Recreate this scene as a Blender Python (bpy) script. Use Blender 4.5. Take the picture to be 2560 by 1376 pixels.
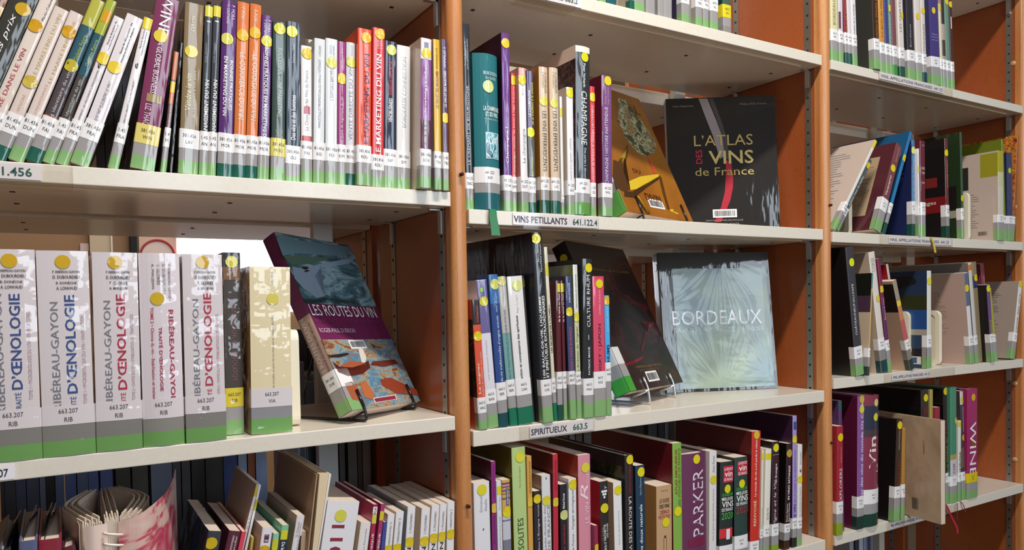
import bpy, bmesh, math, random
from mathutils import Vector, Matrix, noise
for o in list(bpy.data.objects): bpy.data.objects.remove(o)
SC = bpy.context.scene; COL = SC.collection
random.seed(7)

# ---------------------------------------------------------------- camera
YAW, PITCH, ROLL = 0.544149454, -0.0261426358, -0.0184251503
F_PX, CY_PX = 1876.89, 812.47
def cam_axes():
    f = Vector((math.sin(YAW)*math.cos(PITCH), math.cos(YAW)*math.cos(PITCH), math.sin(PITCH)))
    r = Vector((math.cos(YAW), -math.sin(YAW), 0)); u = r.cross(f)
    return math.cos(ROLL)*r+math.sin(ROLL)*u, -math.sin(ROLL)*r+math.cos(ROLL)*u, f
CR, CU, CF = cam_axes(); CO = Vector((0, -1, 0))
cd = bpy.data.cameras.new('camera'); cam = bpy.data.objects.new('camera', cd); COL.objects.link(cam)
cd.sensor_width = 36; cd.lens = F_PX/2560*36; cd.shift_y = (CY_PX-688)/2560; cd.clip_start = .02
cam.matrix_world = Matrix.Translation(CO) @ Matrix((CR, CU, -CF)).transposed().to_4x4()
SC.camera = cam

# ---------------------------------------------------------------- light
def lamp(name, loc, target, sx, sy, power, col, spread=None):
    l = bpy.data.lights.new(name, 'AREA'); l.shape = 'RECTANGLE'; l.size = sx; l.size_y = sy
    l.energy = power; l.color = col
    o = bpy.data.objects.new(name, l); COL.objects.link(o); o.location = loc
    d = Vector(target)-Vector(loc); o.rotation_euler = d.to_track_quat('-Z', 'Y').to_euler()
    return o
W = bpy.data.worlds.new('world'); SC.world = W; W.use_nodes = True
W.node_tree.nodes['Background'].inputs[0].default_value = (1.0, .82, .66, 1)
W.node_tree.nodes['Background'].inputs[1].default_value = .085
lamp('ceiling_tube', (.50, -.80, 1.70), (.50, -.35, 0), .8, .10, 32, (1, .94, .86))
for wx in (.55, 1.25, 1.95, 2.65):      # the row of tall windows behind the photographer
    lamp('window_light', (wx, -3.3, .80), (wx, 0, .3), .40, 1.65, 12, (.78, .89, 1.0))
lamp('far_room_light', (1.2, 2.2, 1.9), (.6, 2.6, -.5), 2.4, 1.4, 30, (1, .93, .86))
SC.view_settings.view_transform = 'Standard'; SC.view_settings.look = 'None'
SC.view_settings.exposure = 0.45; SC.view_settings.gamma = 1; SC.view_settings.use_curve_mapping = False

# ---------------------------------------------------------------- helpers
def hit(u, v, Y=0.0):
    """the point of the plane y=Y that stands behind a pixel of the photograph"""
    d = CF + CR*((u-1280)/F_PX) + CU*((CY_PX-v)/F_PX)
    return CO + d*((Y-CO.y)/d.y)
def proj(p):
    d = Vector(p)-CO; z = d.dot(CF)
    return 1280+F_PX*d.dot(CR)/z, CY_PX-F_PX*d.dot(CU)/z
def lin(h):
    h = h.lstrip('#'); c = [int(h[i:i+2], 16)/255 for i in (0, 2, 4)]
    return tuple(x/12.92 if x <= .04045 else ((x+.055)/1.055)**2.4 for x in c)+(1,)
MATS = {}
def nodes_of(m):
    m.use_nodes = True; return m.node_tree, m.node_tree.nodes['Principled BSDF']
def mat(col, kind='film'):
    """procedural material: film = glossy library film, paper, matte, lacquer, metal"""
    k = (col, kind)
    if k in MATS: return MATS[k]
    m = bpy.data.materials.new(kind+'_'+col.strip('#')); nt, p = nodes_of(m); N, L = nt.nodes, nt.links
    p.inputs['Base Color'].default_value = lin(col)
    if kind in ('film', 'wrap', 'crinkle'):
        g = N.new('ShaderNodeNewGeometry'); mp = N.new('ShaderNodeMapping'); n = N.new('ShaderNodeTexNoise'); b = N.new('ShaderNodeBump')
        mp.inputs['Scale'].default_value = dict(film=(30, 30, 7), wrap=(14, 14, 14), crinkle=(13, 13, 22))[kind]
        n.inputs['Scale'].default_value = 1; n.inputs['Detail'].default_value = 3; n.inputs['Roughness'].default_value = .45
        b.inputs['Strength'].default_value = 1; b.inputs['Distance'].default_value = dict(film=.0014, wrap=.011, crinkle=.0048)[kind]
        L.new(g.outputs['Position'], mp.inputs[0]); L.new(mp.outputs[0], n.inputs['Vector']); L.new(n.outputs[0], b.inputs['Height'])
        L.new(b.outputs[0], p.inputs['Coat Normal'])
        p.inputs['Roughness'].default_value = .5; p.inputs['Specular IOR Level'].default_value = .2
        p.inputs['Coat Weight'].default_value = 1; p.inputs['Coat Roughness'].default_value = .06
    elif kind == 'metal':
        p.inputs['Metallic'].default_value = .9; p.inputs['Roughness'].default_value = .38
    elif kind == 'wire':
        p.inputs['Roughness'].default_value = .25
    elif kind == 'lacquer':
        g = N.new('ShaderNodeNewGeometry'); n = N.new('ShaderNodeTexNoise'); r = N.new('ShaderNodeMixRGB')
        n.inputs['Scale'].default_value = 140; n.inputs['Detail'].default_value = 2
        c = lin(col); r.inputs[1].default_value = c; r.inputs[2].default_value = tuple(x*.88 for x in c[:3])+(1,)
        L.new(g.outputs['Position'], n.inputs['Vector']); L.new(n.outputs[0], r.inputs[0]); L.new(r.outputs[0], p.inputs['Base Color'])
        p.inputs['Roughness'].default_value = .42; p.inputs['Coat Weight'].default_value = .55; p.inputs['Coat Roughness'].default_value = .16
    elif kind == 'card':
        p.inputs['Roughness'].default_value = .42; p.inputs['Coat Weight'].default_value = .25; p.inputs['Coat Roughness'].default_value = .2
    elif kind == 'clear':
        gl = N.new('ShaderNodeBsdfGlossy'); tr = N.new('ShaderNodeBsdfTransparent'); mx = N.new('ShaderNodeMixShader')
        tr.inputs[0].default_value = (.965, .955, .94, 1); gl.inputs['Roughness'].default_value = .05; mx.inputs[0].default_value = .02
        L.new(tr.outputs[0], mx.inputs[1]); L.new(gl.outputs[0], mx.inputs[2]); L.new(mx.outputs[0], N['Material Output'].inputs['Surface'])
    else:
        p.inputs['Roughness'].default_value = .8
    MATS[k] = m; return m
def pages_mat():
    if 'pages' in MATS: return MATS['pages']
    m = bpy.data.materials.new('page_edges'); nt, p = nodes_of(m); N, L = nt.nodes, nt.links
    tc = N.new('ShaderNodeTexCoord'); mp = N.new('ShaderNodeMapping'); n = N.new('ShaderNodeTexNoise'); r = N.new('ShaderNodeValToRGB'); b = N.new('ShaderNodeBump')
    mp.inputs['Scale'].default_value = (2600, 3, 3); n.inputs['Detail'].default_value = 1
    r.color_ramp.elements[0].color = lin('#cdb8a4'); r.color_ramp.elements[1].color = lin('#efe2d3')
    r.color_ramp.elements[0].position = .3; r.color_ramp.elements[1].position = .7
    b.inputs['Strength'].default_value = .5; b.inputs['Distance'].default_value = .0003
    L.new(tc.outputs['Object'], mp.inputs[0]); L.new(mp.outputs[0], n.inputs['Vector']); L.new(n.outputs[0], r.inputs[0]); L.new(r.outputs[0], p.inputs['Base Color'])
    L.new(n.outputs[0], b.inputs['Height']); L.new(b.outputs[0], p.inputs['Normal']); p.inputs['Roughness'].default_value = .85
    MATS['pages'] = m; return m
def wood_mat(name, c0, c1, rough=.35, scale=(9, 9, 1.2), coat=.35, fine=60):
    m = bpy.data.materials.new(name); nt, p = nodes_of(m); N, L = nt.nodes, nt.links
    g = N.new('ShaderNodeNewGeometry'); mp = N.new('ShaderNodeMapping'); n = N.new('ShaderNodeTexNoise'); r = N.new('ShaderNodeValToRGB')
    mp2 = N.new('ShaderNodeMapping'); n2 = N.new('ShaderNodeTexNoise'); mx = N.new('ShaderNodeMixRGB'); r2 = N.new('ShaderNodeValToRGB')
    mp.inputs['Scale'].default_value = scale; n.inputs['Scale'].default_value = 1; n.inputs['Detail'].default_value = 4
    mp2.inputs['Scale'].default_value = (fine*8, fine*8, fine); n2.inputs['Scale'].default_value = 1; n2.inputs['Detail'].default_value = 2
    r.color_ramp.elements[0].color = lin(c0); r.color_ramp.elements[1].color = lin(c1)
    r.color_ramp.elements[0].position = .3; r.color_ramp.elements[1].position = .75
    r2.color_ramp.elements[0].position = .28; r2.color_ramp.elements[1].position = .42
    r2.color_ramp.elements[0].color = (.72, .62, .52, 1); r2.color_ramp.elements[1].color = (1, 1, 1, 1)
    mx.blend_type = 'MULTIPLY'; mx.inputs[0].default_value = .8
    L.new(g.outputs['Position'], mp.inputs[0]); L.new(mp.outputs[0], n.inputs['Vector']); L.new(n.outputs[0], r.inputs[0])
    L.new(g.outputs['Position'], mp2.inputs[0]); L.new(mp2.outputs[0], n2.inputs['Vector']); L.new(n2.outputs[0], r2.inputs[0])
    L.new(r.outputs[0], mx.inputs[1]); L.new(r2.outputs[0], mx.inputs[2]); L.new(mx.outputs[0], p.inputs['Base Color'])
    p.inputs['Roughness'].default_value = rough; p.inputs['Coat Weight'].default_value = coat; p.inputs['Coat Roughness'].default_value = .18
    return m
def art_mat(name, stops, scale=(14, 14, 14), detail=6, dist=1.2, rough=.35, coat=.5, detail_rough=.65):
    """a painted picture: distorted noise through a colour ramp, in the thing's own coordinates"""
    m = bpy.data.materials.new(name); nt, p = nodes_of(m); N, L = nt.nodes, nt.links
    tc = N.new('ShaderNodeTexCoord'); mp = N.new('ShaderNodeMapping'); n = N.new('ShaderNodeTexNoise'); r = N.new('ShaderNodeValToRGB')
    mp.inputs['Scale'].default_value = scale; n.inputs['Scale'].default_value = 1; n.inputs['Detail'].default_value = detail
    n.inputs['Distortion'].default_value = dist; n.inputs['Roughness'].default_value = detail_rough
    e = r.color_ramp.elements
    e[0].position, e[0].color = stops[0][0], lin(stops[0][1]); e[1].position, e[1].color = stops[-1][0], lin(stops[-1][1])
    for q, c in stops[1:-1]: x = e.new(q); x.color = lin(c)
    L.new(tc.outputs['Object'], mp.inputs[0]); L.new(mp.outputs[0], n.inputs['Vector']); L.new(n.outputs[0], r.inputs[0]); L.new(r.outputs[0], p.inputs['Base Color'])
    p.inputs['Roughness'].default_value = rough; p.inputs['Coat Weight'].default_value = coat; p.inputs['Coat Roughness'].default_value = .12
    return m

def mesh_obj(name, verts, faces, m, parent=None, smooth=False):
    me = bpy.data.meshes.new(name); me.from_pydata(verts, [], faces); me.update()
    if smooth:
        me.polygons.foreach_set('use_smooth', [True]*len(me.polygons))
    o = bpy.data.objects.new(name, me); COL.objects.link(o); me.materials.append(m)
    if parent: o.parent = parent
    return o
def empty(name, loc=(0, 0, 0)):
    o = bpy.data.objects.new(name, None); COL.objects.link(o); o.location = loc; o.empty_display_size = .02; return o
def tag(o, label=None, cat=None, group=None, kind=None):
    if label: o['label'] = label
    if cat: o['category'] = cat
    if group: o['group'] = group
    if kind: o['kind'] = kind
    return o
def boxdata(x0, x1, y0, y1, z0, z1, off=0):
    v = [(x0, y0, z0), (x1, y0, z0), (x1, y1, z0), (x0, y1, z0), (x0, y0, z1), (x1, y0, z1), (x1, y1, z1), (x0, y1, z1)]
    f = [(0, 3, 2, 1), (4, 5, 6, 7), (0, 1, 5, 4), (1, 2, 6, 5), (2, 3, 7, 6), (3, 0, 4, 7)]
    return v, [tuple(i+off for i in q) for q in f]
def box(name, x0, x1, y0, y1, z0, z1, m, parent=None, bevel=0):
    v, f = boxdata(x0, x1, y0, y1, z0, z1)
    if not bevel: return mesh_obj(name, v, f, m, parent)
    bm = bmesh.new(); vs = [bm.verts.new(p) for p in v]
    for q in f: bm.faces.new([vs[i] for i in q])
    bmesh.ops.bevel(bm, geom=bm.edges[:], offset=bevel, segments=2, affect='EDGES', profile=.6)
    me = bpy.data.meshes.new(name); bm.to_mesh(me); bm.free(); me.materials.append(m)
    o = bpy.data.objects.new(name, me); COL.objects.link(o)
    if parent: o.parent = parent
    return o
def boxes(name, lst, m, parent=None):
    V, Fs = [], []
    for b in lst:
        v, f = boxdata(*b, off=len(V)); V += v; Fs += f
    return mesh_obj(name, V, Fs, m, parent)
def tube(name, pts, r, m, parent=None, sides=8, closed=False):
    P = [Vector(p) for p in pts]; n = len(P); V, Fs = [], []
    up = Vector((.31, .17, .93))
    for i, p in enumerate(P):
        if closed: t = P[(i+1) % n]-P[i-1]
        else: t = P[min(i+1, n-1)]-P[max(i-1, 0)]
        t.normalize(); a = t.cross(up)
        if a.length < .1: a = t.cross(Vector((1, 0, 0)))
        a.normalize(); b = t.cross(a)
        for k in range(sides):
            w = 2*math.pi*k/sides; V.append(tuple(p+(a*math.cos(w)+b*math.sin(w))*r))
    for i in range(n if closed else n-1):
        j = (i+1) % n
        for k in range(sides):
            l = (k+1) % sides; Fs.append((i*sides+k, i*sides+l, j*sides+l, j*sides+k))
    if not closed: Fs += [tuple(range(sides))[::-1], tuple(range((n-1)*sides, n*sides))]
    return mesh_obj(name, V, Fs, m, parent, smooth=True)
def smooth_path(pts, n=6):
    P = [Vector(p) for p in pts]; out = []
    for i in range(len(P)-1):
        a, b, c, d = P[max(i-1, 0)], P[i], P[i+1], P[min(i+2, len(P)-1)]
        for k in range(n):
            t = k/n
            out.append(.5*((2*b)+(c-a)*t+(2*a-5*b+4*c-d)*t*t+(3*b-a-3*c+d)*t**3))
    out.append(P[-1]); return out
def arc_fillet(pts, r=.006, n=4):
    """polyline with rounded corners"""
    P = [Vector(p) for p in pts]; out = [P[0]]
    for i in range(1, len(P)-1):
        a = (P[i-1]-P[i]); b = (P[i+1]-P[i]); k = min(r, a.length*.45, b.length*.45)
        A = P[i]+a.normalized()*k; B = P[i]+b.normalized()*k
        for j in range(n+1):
            t = j/n; out.append((1-t)**2*A+2*t*(1-t)*P[i]+t*t*B)
    out.append(P[-1]); return out

# ---- lettering: built-in font turned into flat mesh, normalised to its own bounding box
TXT = {}
def glyphs(s, bold=False, ital=False):
    k = (s, bold, ital)
    if k in TXT: return TXT[k]
    c = bpy.data.curves.new('t', 'FONT'); c.body = s; c.size = 1; c.resolution_u = 2; c.fill_mode = 'FRONT'
    if bold: c.offset = .014
    if ital: c.shear = .28
    o = bpy.data.objects.new('t', c); me = o.to_mesh()
    V = [(v.co.x, v.co.y) for v in me.vertices]; Fs = [tuple(p.vertices) for p in me.polygons]
    o.to_mesh_clear(); bpy.data.objects.remove(o); bpy.data.curves.remove(c)
    if not V: V = [(0, 0), (1, 0), (1, 1)]; Fs = [(0, 1, 2)]
    x0 = min(v[0] for v in V); x1 = max(v[0] for v in V); y0 = min(v[1] for v in V); y1 = max(v[1] for v in V)
    V = [((x-x0)/max(x1-x0, 1e-6), (y-y0)/max(y1-y0, 1e-6)) for x, y in V]
    TXT[k] = (V, Fs, (x1-x0)/max(y1-y0, 1e-6)); return TXT[k]
def text_pts(s, cx, cy, w, h, rot=0, bold=False, ital=False):
    """rot 0 horizontal, 1 reads upwards, -1 reads downwards; w,h = size along / across the line"""
    V, Fs, asp = glyphs(s, bold, ital); out = []
    for x, y in V:
        a = (x-.5)*w; b = (y-.5)*h
        if rot == 1: a, b = -b, a
        elif rot == -1: a, b = b, -a
        out.append((cx+a, cy+b))
    return out, Fs

# ---------------------------------------------------------------- books
YEL, LG, DG, GR, LW = '#e6c730', '#83ad70', '#15594a', '#9c9898', '#efecec'
ROWS = {}
class Book:
    def __init__(s, name, t, h, d, col, kind, bulge, p, hard):
        s.t, s.h, s.d, s.col, s.kind = t, h, d, col, kind; s.b, s.p, s.hard = bulge, p, hard
        s.root = empty(name); s.build()
    def yc(s, x):
        return s.b*min(1, abs(2*x/s.t-1))**s.p
    def build(s):
        t, h, d = s.t, s.h, s.d; c = .0022 if s.hard else .0005
        c = min(c, t*.2)
        xs = [0, .03, .1, .22, .36, .5, .64, .78, .9, .97, 1]
        outer = [(0, d)]+[(x*t, s.yc(x*t)) for x in xs]+[(t, d)]
        inner = [(t-c, d)]+[(c+(1-k)*(t-2*c), s.yc(c+(1-k)*(t-2*c))+c) for k in (0, .1, .3, .5, .7, .9, 1)]+[(c, d)]
        ring = outer+inner; n = len(ring)
        V = [(x, y, 0) for x, y in ring]+[(x, y, h) for x, y in ring]
        Fs = [(i, (i+1) % n, n+(i+1) % n, n+i) for i in range(n)]
        Fs += [tuple(range(n))[::-1], tuple(range(n, 2*n))]
        s.cover = mesh_obj('cover', V, Fs, mat(s.col, s.kind), s.root)
        m = .003 if s.hard else .0004
        e = .004 if s.hard else .0006
        b0 = max(s.yc(c), s.b*.9)+c+.0002
        s.pages = box('page_block', c+.0001, t-c-.0001, min(b0, d*.5), d-e, m, h-m, pages_mat(), s.root)
    def spine_strip(s, name, z0, z1, col, off=.0002, u0=0, u1=1, wrap=0, kind=None, parent=None):
        t = s.t; N = 10; P = []
        if wrap and u0 == 0: P.append((-off, max(wrap, s.b+.001))); P.append((-off, s.yc(0)))
        P += [((u0+(u1-u0)*k/N)*t, s.yc((u0+(u1-u0)*k/N)*t)-off) for k in range(N+1)]
        if wrap and u1 == 1: P.append((t+off, s.yc(t))); P.append((t+off, max(wrap, s.b+.001)))
        V = [(x, y, z0) for x, y in P]+[(x, y, z1) for x, y in P]; n = len(P)
        m = col if not isinstance(col, str) else mat(col, kind or s.kind)
        return mesh_obj(name, V, [(i, i+1, n+i+1, n+i) for i in range(n-1)], m, parent or s.root)
    def dot(s, z, u, col=YEL, r=.0075, face='S', a=None):
        t = s.t; V = []; n = 22
        for k in range(n):
            x = u*t+r*math.cos(2*math.pi*k/n); zz = z+r*math.sin(2*math.pi*k/n)
            x = max(0, min(t, x)); V.append((x, s.yc(x)-.0007, zz))
        xc = max(0, min(t, u*t)); V.append((xc, s.yc(xc)-.0007, z))
        return mesh_obj('round_sticker', V, [(k, (k+1) % n, n) for k in range(n)], mat(col, s.kind), s.root, smooth=True)
    def text(s, txt, u, z, w, h, rot, col, bold=False, ital=False, off=.0005, name='title', parent=None):
        P, Fs = text_pts(txt, u*s.t, z, w, h, rot, bold, ital)
        V = [(x, s.yc(min(max(x, 0), s.t))-off, zz) for x, zz in P]
        return mesh_obj(name, V, Fs, mat(col, s.kind), parent or s.root)
    # flat faces: R = right cover (x=t), a runs from the spine; L = left cover, a runs from the fore-edge to the spine
    def fmap(s, face, a, b, off):
        return (s.t+off, a, b) if face == 'R' else (-off, s.d-a, b)
    def frect(s, face, a0, a1, b0, b1, col, name='cover_panel', off=.0004, kind=None):
        m = col if not isinstance(col, str) else mat(col, kind or s.kind)
        V = [s.fmap(face, a, b, off) for a, b in ((a0, b0), (a1, b0), (a1, b1), (a0, b1))]
        return mesh_obj(name, V, [(0, 1, 2, 3)], m, s.root)
    def fpoly(s, face, pts, col, name='cover_shape', off=.0006, kind=None):
        m = col if not isinstance(col, str) else mat(col, kind or s.kind)
        V = [s.fmap(face, a, b, off) for a, b in pts]; n = len(V)
        me = bpy.data.meshes.new(name); bm = bmesh.new(); f = bm.faces.new([bm.verts.new(v) for v in V])
        bmesh.ops.triangulate(bm, faces=[f]); bm.to_mesh(me); bm.free(); me.materials.append(m)
        o = bpy.data.objects.new(name, me); COL.objects.link(o); o.parent = s.root; return o
    def ftext(s, face, txt, a, b, w, h, col, rot=0, bold=False, ital=False, off=.0013, name='title'):
        P, Fs = text_pts(txt, a, b, w, h, rot, bold, ital)
        V = [s.fmap(face, x, z, off) for x, z in P]
        return mesh_obj(name, V, Fs, mat(col, s.kind), s.root)
    def flines(s, face, a0, a1, b0, b1, n, col, off=.0005, name='printed_lines', ragged=.25):
        V, Fs = [], []; st = (b1-b0)/n; rnd = random.Random(int(a0*1e5)+n)
        for k in range(n):
            z = b1-st*(k+.5); e = a1-(a1-a0)*ragged*rnd.random()
            i = len(V); V += [s.fmap(face, x, y, off) for x, y in ((a0, z-st*.18), (e, z-st*.18), (e, z+st*.18), (a0, z+st*.18))]
            Fs.append((i, i+1, i+2, i+3))
        return mesh_obj(name, V, Fs, mat(col, s.kind), s.root)
    def barcode(s, face, a, b, w, h, plate=True, ang=0, col='#3a3838'):
        if plate: s.frect(face, a-w*.58, a+w*.58, b-h*.75, b+h*.75, '#f1eff0', 'barcode_sticker', .0009)
        V, Fs = [], []; x = a-w/2; rnd = random.Random(3)
        while x < a+w/2:
            bw = w*rnd.choice((.012, .02, .03)); i = len(V)
            V += [s.fmap(face, p, q, .0012) for p, q in ((x, b-h/2), (x+bw, b-h/2), (x+bw, b+h/2), (x, b+h/2))]
            Fs.append((i, i+1, i+2, i+3)); x += bw+w*rnd.choice((.015, .025))
        mesh_obj('barcode', V, Fs, mat(col, s.kind), s.root)
    def call_label(s, l1, l2, bands=(.017, .032, .056), g=LG, lw=LW, wrap=.012, size=.0042, grey=GR):
        b0, b1, b2 = bands
        s.spine_strip('green_band', .0006, b0, g, .0007, wrap=wrap)
        s.spine_strip('grey_band', b0, b1, grey, .0007, wrap=wrap)
        if l1 is None: return
        lb = s.spine_strip('call_number_label', b1, b2, lw, .0009, wrap=wrap)
        cap = size; mid = (b1+b2)/2
        for txt, z in ((l1, mid+cap*.95), (l2, mid-cap*.95)):
            if not txt: continue
            asp = glyphs(txt)[2]; w = asp*cap*.82
            while w > s.t*1.02 and len(txt) > 1:
                txt = txt[1:] if len(txt) % 2 else txt[:-1]
                w = glyphs(txt)[2]*cap*.82
            s.text(txt, .5, z, min(w, s.t*.96), cap, 0, '#4a4746', off=.0012, name='call_number', parent=lb)

def put(bk, O, ex, ey, ez):
    bk.root.matrix_world = Matrix.Translation(O) @ Matrix((ex, ey, ez)).transposed().to_4x4()

PEND = []
ROWSET = dict(
  L1=dict(z=.1692, cn='381.456', where='top shelf of the left bay', kind='film', d=.17, s=.010),
  L2=dict(z=-.1641, cn='663.207', where='middle shelf of the left bay', kind='crinkle', d=.17, s=.004),
  L3=dict(z=-.5000, cn='663.2', where='lowest shelf of the left bay', kind='card', d=.165, s=.004),
  M0=dict(z=.5039, cn='663.2', where='highest shelf of the middle bay', kind='film', d=.17, s=.006),
  M1=dict(z=.1458, cn='641.222', where='second shelf of the middle bay', kind='film', d=.16, s=.004),
  M2=dict(z=-.1901, cn='663.5', where='third shelf of the middle bay', kind='film', d=.16, s=.004),
  M3=dict(z=-.5043, cn='641.22', where='lowest shelf of the middle bay', kind='card', d=.165, s=.004),
  R0=dict(z=.4995, cn='641.22', where='highest shelf of the right bay', kind='card', d=.17, s=.004),
  R1=dict(z=.1419, cn='641.22', where='second shelf of the right bay', kind='film', d=.17, s=.004),
  R2=dict(z=-.1676, cn='641.22', where='third shelf of the right bay', kind='card', d=.17, s=.004),
  R3=dict(z=-.5016, cn='641.22', where='lowest shelf of the right bay', kind='film', d=.17, s=.004))
NAMES_OF = dict(hard='hardback_book')
def b(row, xL, xR, yb, xT, yT, col, desc, prints=(), s=None, d=None, call='', hard=False, rnd=0, kind=None,
      bands=(.017, .032, .056), g=LG, lw=LW, lf=(), wrap=.012, grey=GR, nolabel=False, size=.0042, fix=False):
    """one book: left and right edge of its spine at pixel row yb, top left corner of the spine (xT,yT)"""
    if prints and isinstance(prints[0], str): prints = (prints,)
    R = ROWSET[row]; s = R['s'] if s is None else s; d = d or R['d']
    A = hit(xL, yb, s); B = hit(xR, yb, s); T = hit(xT, yT, s)
    a = math.atan2(T.x-A.x, T.z-A.z); w = B.x-A.x; t = max(.003, w*math.cos(a))
    zs = R['z']+(t*math.sin(a) if a > 0 else 0)+.0003
    k = (zs-A.z)/(T.z-A.z); O = A+(T-A)*k; O.y = s
    h = (T-O).length
    x0, x1 = dict(L=(-.345, .5047), M=(.5314, 1.3652), R=(1.3936, 2.19))[row[0]]
    cs = [O.x, O.x+t*math.cos(a), O.x+h*math.sin(a), O.x+h*math.sin(a)+t*math.cos(a)]
    if max(cs) > x1-.003: O.x -= max(cs)-x1+.003
    if min(cs) < x0+.003: O.x += x0+.003-min(cs)
    PEND.append(dict(row=row, O=O, a=a, t=t, h=h, d=d, s=s, col=col, desc=desc, prints=prints, call=call, hard=hard, rnd=rnd, kind=kind or R['kind'],
                     bands=bands, g=g, lw=lw, lf=lf, wrap=wrap, grey=grey, nolabel=nolabel, size=size, fix=fix))
def resolve(row):
    L = [p for p in PEND if p['row'] == row]
    def span(p, z):
        # x interval of the tilted rectangle at height z
        ca, sa = math.cos(p['a']), math.sin(p['a'])
        P = [(p['O'].x, p['O'].z), (p['O'].x+p['t']*ca, p['O'].z-p['t']*sa)]
        P += [(P[1][0]+p['h']*sa, P[1][1]+p['h']*ca), (P[0][0]+p['h']*sa, P[0][1]+p['h']*ca)]
        xs = []
        for i in range(4):
            (x0, z0), (x1, z1) = P[i], P[(i+1) % 4]
            if (z0-z)*(z1-z) <= 0 and abs(z1-z0) > 1e-9: xs.append(x0+(x1-x0)*(z-z0)/(z1-z0))
        return (min(xs), max(xs)) if len(xs) >= 2 else None
    for it in range(6):
        for i in range(len(L)):
            for j in range(i+1, min(i+5, len(L))):
                p, q = L[i], L[j]
                if p['s']+p['d'] < q['s'] or q['s']+q['d'] < p['s']: continue
                pen = 0
                zt = min(p['O'].z+p['h'], q['O'].z+q['h'])
                for k in range(9):
                    z = ROWSET[row]['z']+.004+(zt-ROWSET[row]['z']-.008)*k/8
                    u, v = span(p, z), span(q, z)
                    if u and v: pen = max(pen, u[1]-v[0]+.0008)
                if pen > 0 and pen < .03:
                    if p['fix'] or q['fix']: continue
                    f = .5
                    if p['t'] < .009: f = .25
                    if q['t'] < .009: f = .75
                    p['t'] = max(.003, p['t']-pen*f); c = math.cos(q['a'])
                    sh = pen*(1-f); q['O'].x += sh; q['t'] = max(.003, q['t']-sh)
def flush(row):
    resolve(row)
    R = ROWSET[row]
    for p in [x for x in PEND if x['row'] == row]:
        t, h, d = p['t'], p['h'], p['d']; bulge = p['rnd']*t if p['rnd'] else min(.0012, t*.09); pw = 2 if p['rnd'] else 5
        bk = Book('book', t, h, d, p['col'], p['kind'], bulge, pw, p['hard'])
        ex = Vector((math.cos(p['a']), 0, -math.sin(p['a']))); ez = Vector((math.sin(p['a']), 0, math.cos(p['a']))); ey = Vector((0, 1, 0))
        put(bk, p['O'], ex, ey, ez)
        mid = p['O']+ex*t*.5
        def zp(v):
            lo, hi = -.3, 1.6
            for _ in range(30):
                m = (lo+hi)/2
                if proj(mid+ez*h*m)[1] > v: lo = m
                else: hi = m
            return h*lo
        decorate(bk, p['prints'], zp)
        for q in p['lf']: q(bk)
        if not p['nolabel']: bk.call_label(R['cn'] if p['call'] else None, p['call'], p['bands'], p['g'], p['lw'], p['wrap'], p['size'], p['grey'])
        tag(bk.root, p['desc'], 'book', 'books on the '+R['where'])
def decorate(bk, prints, zp):
    for q in prints:
        k = q[0]
        if k == 'T':
            _, txt, y1, y2, uc, uh, col = q[:7]; fl = q[7] if len(q) > 7 else ''
            z1, z2 = zp(y1), zp(y2)
            z2 = max(z2, .001)
            bk.text(txt, uc, (z1+z2)/2, abs(z1-z2), uh*bk.t, -1 if 'd' in fl else 1, col, 'b' in fl, 'i' in fl)
        elif k == 'H':
            _, txt, y1, y2, uc, uw, col = q[:7]; fl = q[7] if len(q) > 7 else ''
            z1, z2 = zp(y1), zp(y2)
            bk.text(txt, uc, (z1+z2)/2, uw*bk.t, abs(z1-z2), 0, col, 'b' in fl, 'i' in fl, name='lettering')
        elif k == 'B':
            _, y1, y2, col = q[:4]; u0, u1 = q[4:6] if len(q) > 4 else (0, 1)
            z1 = min(zp(y1), bk.h-.0002); z2 = max(zp(y2), .0006)
            bk.spine_strip('spine_panel', z2, z1, col, .0002+(.0002 if len(q) > 4 else 0), u0, u1, wrap=(q[6] if len(q) > 6 else 0))
        elif k == 'D':
            _, y, u = q[:3]; bk.dot(zp(y), u, q[3] if len(q) > 3 else YEL, q[4] if len(q) > 4 else .0075)
WT, BK = '#f4f1ee', '#2a2726'
# ---------------------------------------------------------------- the bookcase
XL, P1, P1b, P2, P2b, P3 = -.345, .5047, .5314, 1.3652, 1.3936, 2.19
CREAM = mat('#e8dfd0', 'lacquer')
PANEL = wood_mat('panel_laminate', '#96481f', '#a95a2c', .36, (2.5, 2.5, .8), .4, 70)
NOSE = wood_mat('beech_edge', '#b9743f', '#d69a62', .4, (60, 60, 4), .3, 110)
STRIP = mat('#a9a49c', 'metal'); SLOT = mat('#1c1815', 'matte'); CHROME = mat('#d8d8d8', 'metal')
ZB, ZT = -.95, 1.25
def round_nose(name, x0, x1, yf, m, parent, flip=1, z0=ZB, z1=ZT):
    xc = (x0+x1)/2; r = (x1-x0)/2; n = 14; P = []
    for k in range(n+1):
        w = math.pi*k/n; P.append((xc-r*math.cos(w), yf-flip*(r*.72)*math.sin(w)))
    P = [(x0, yf+flip*.012)]+P+[(x1, yf+flip*.012)]; N = len(P)
    V = [(x, y, z0) for x, y in P]+[(x, y, z1) for x, y in P]
    Fs = [(i, (i+1) % N, N+(i+1) % N, N+i) for i in range(N)]+[tuple(range(N)), tuple(range(N, 2*N))]
    return mesh_obj(name, V, Fs, m, parent, smooth=False)
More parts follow.
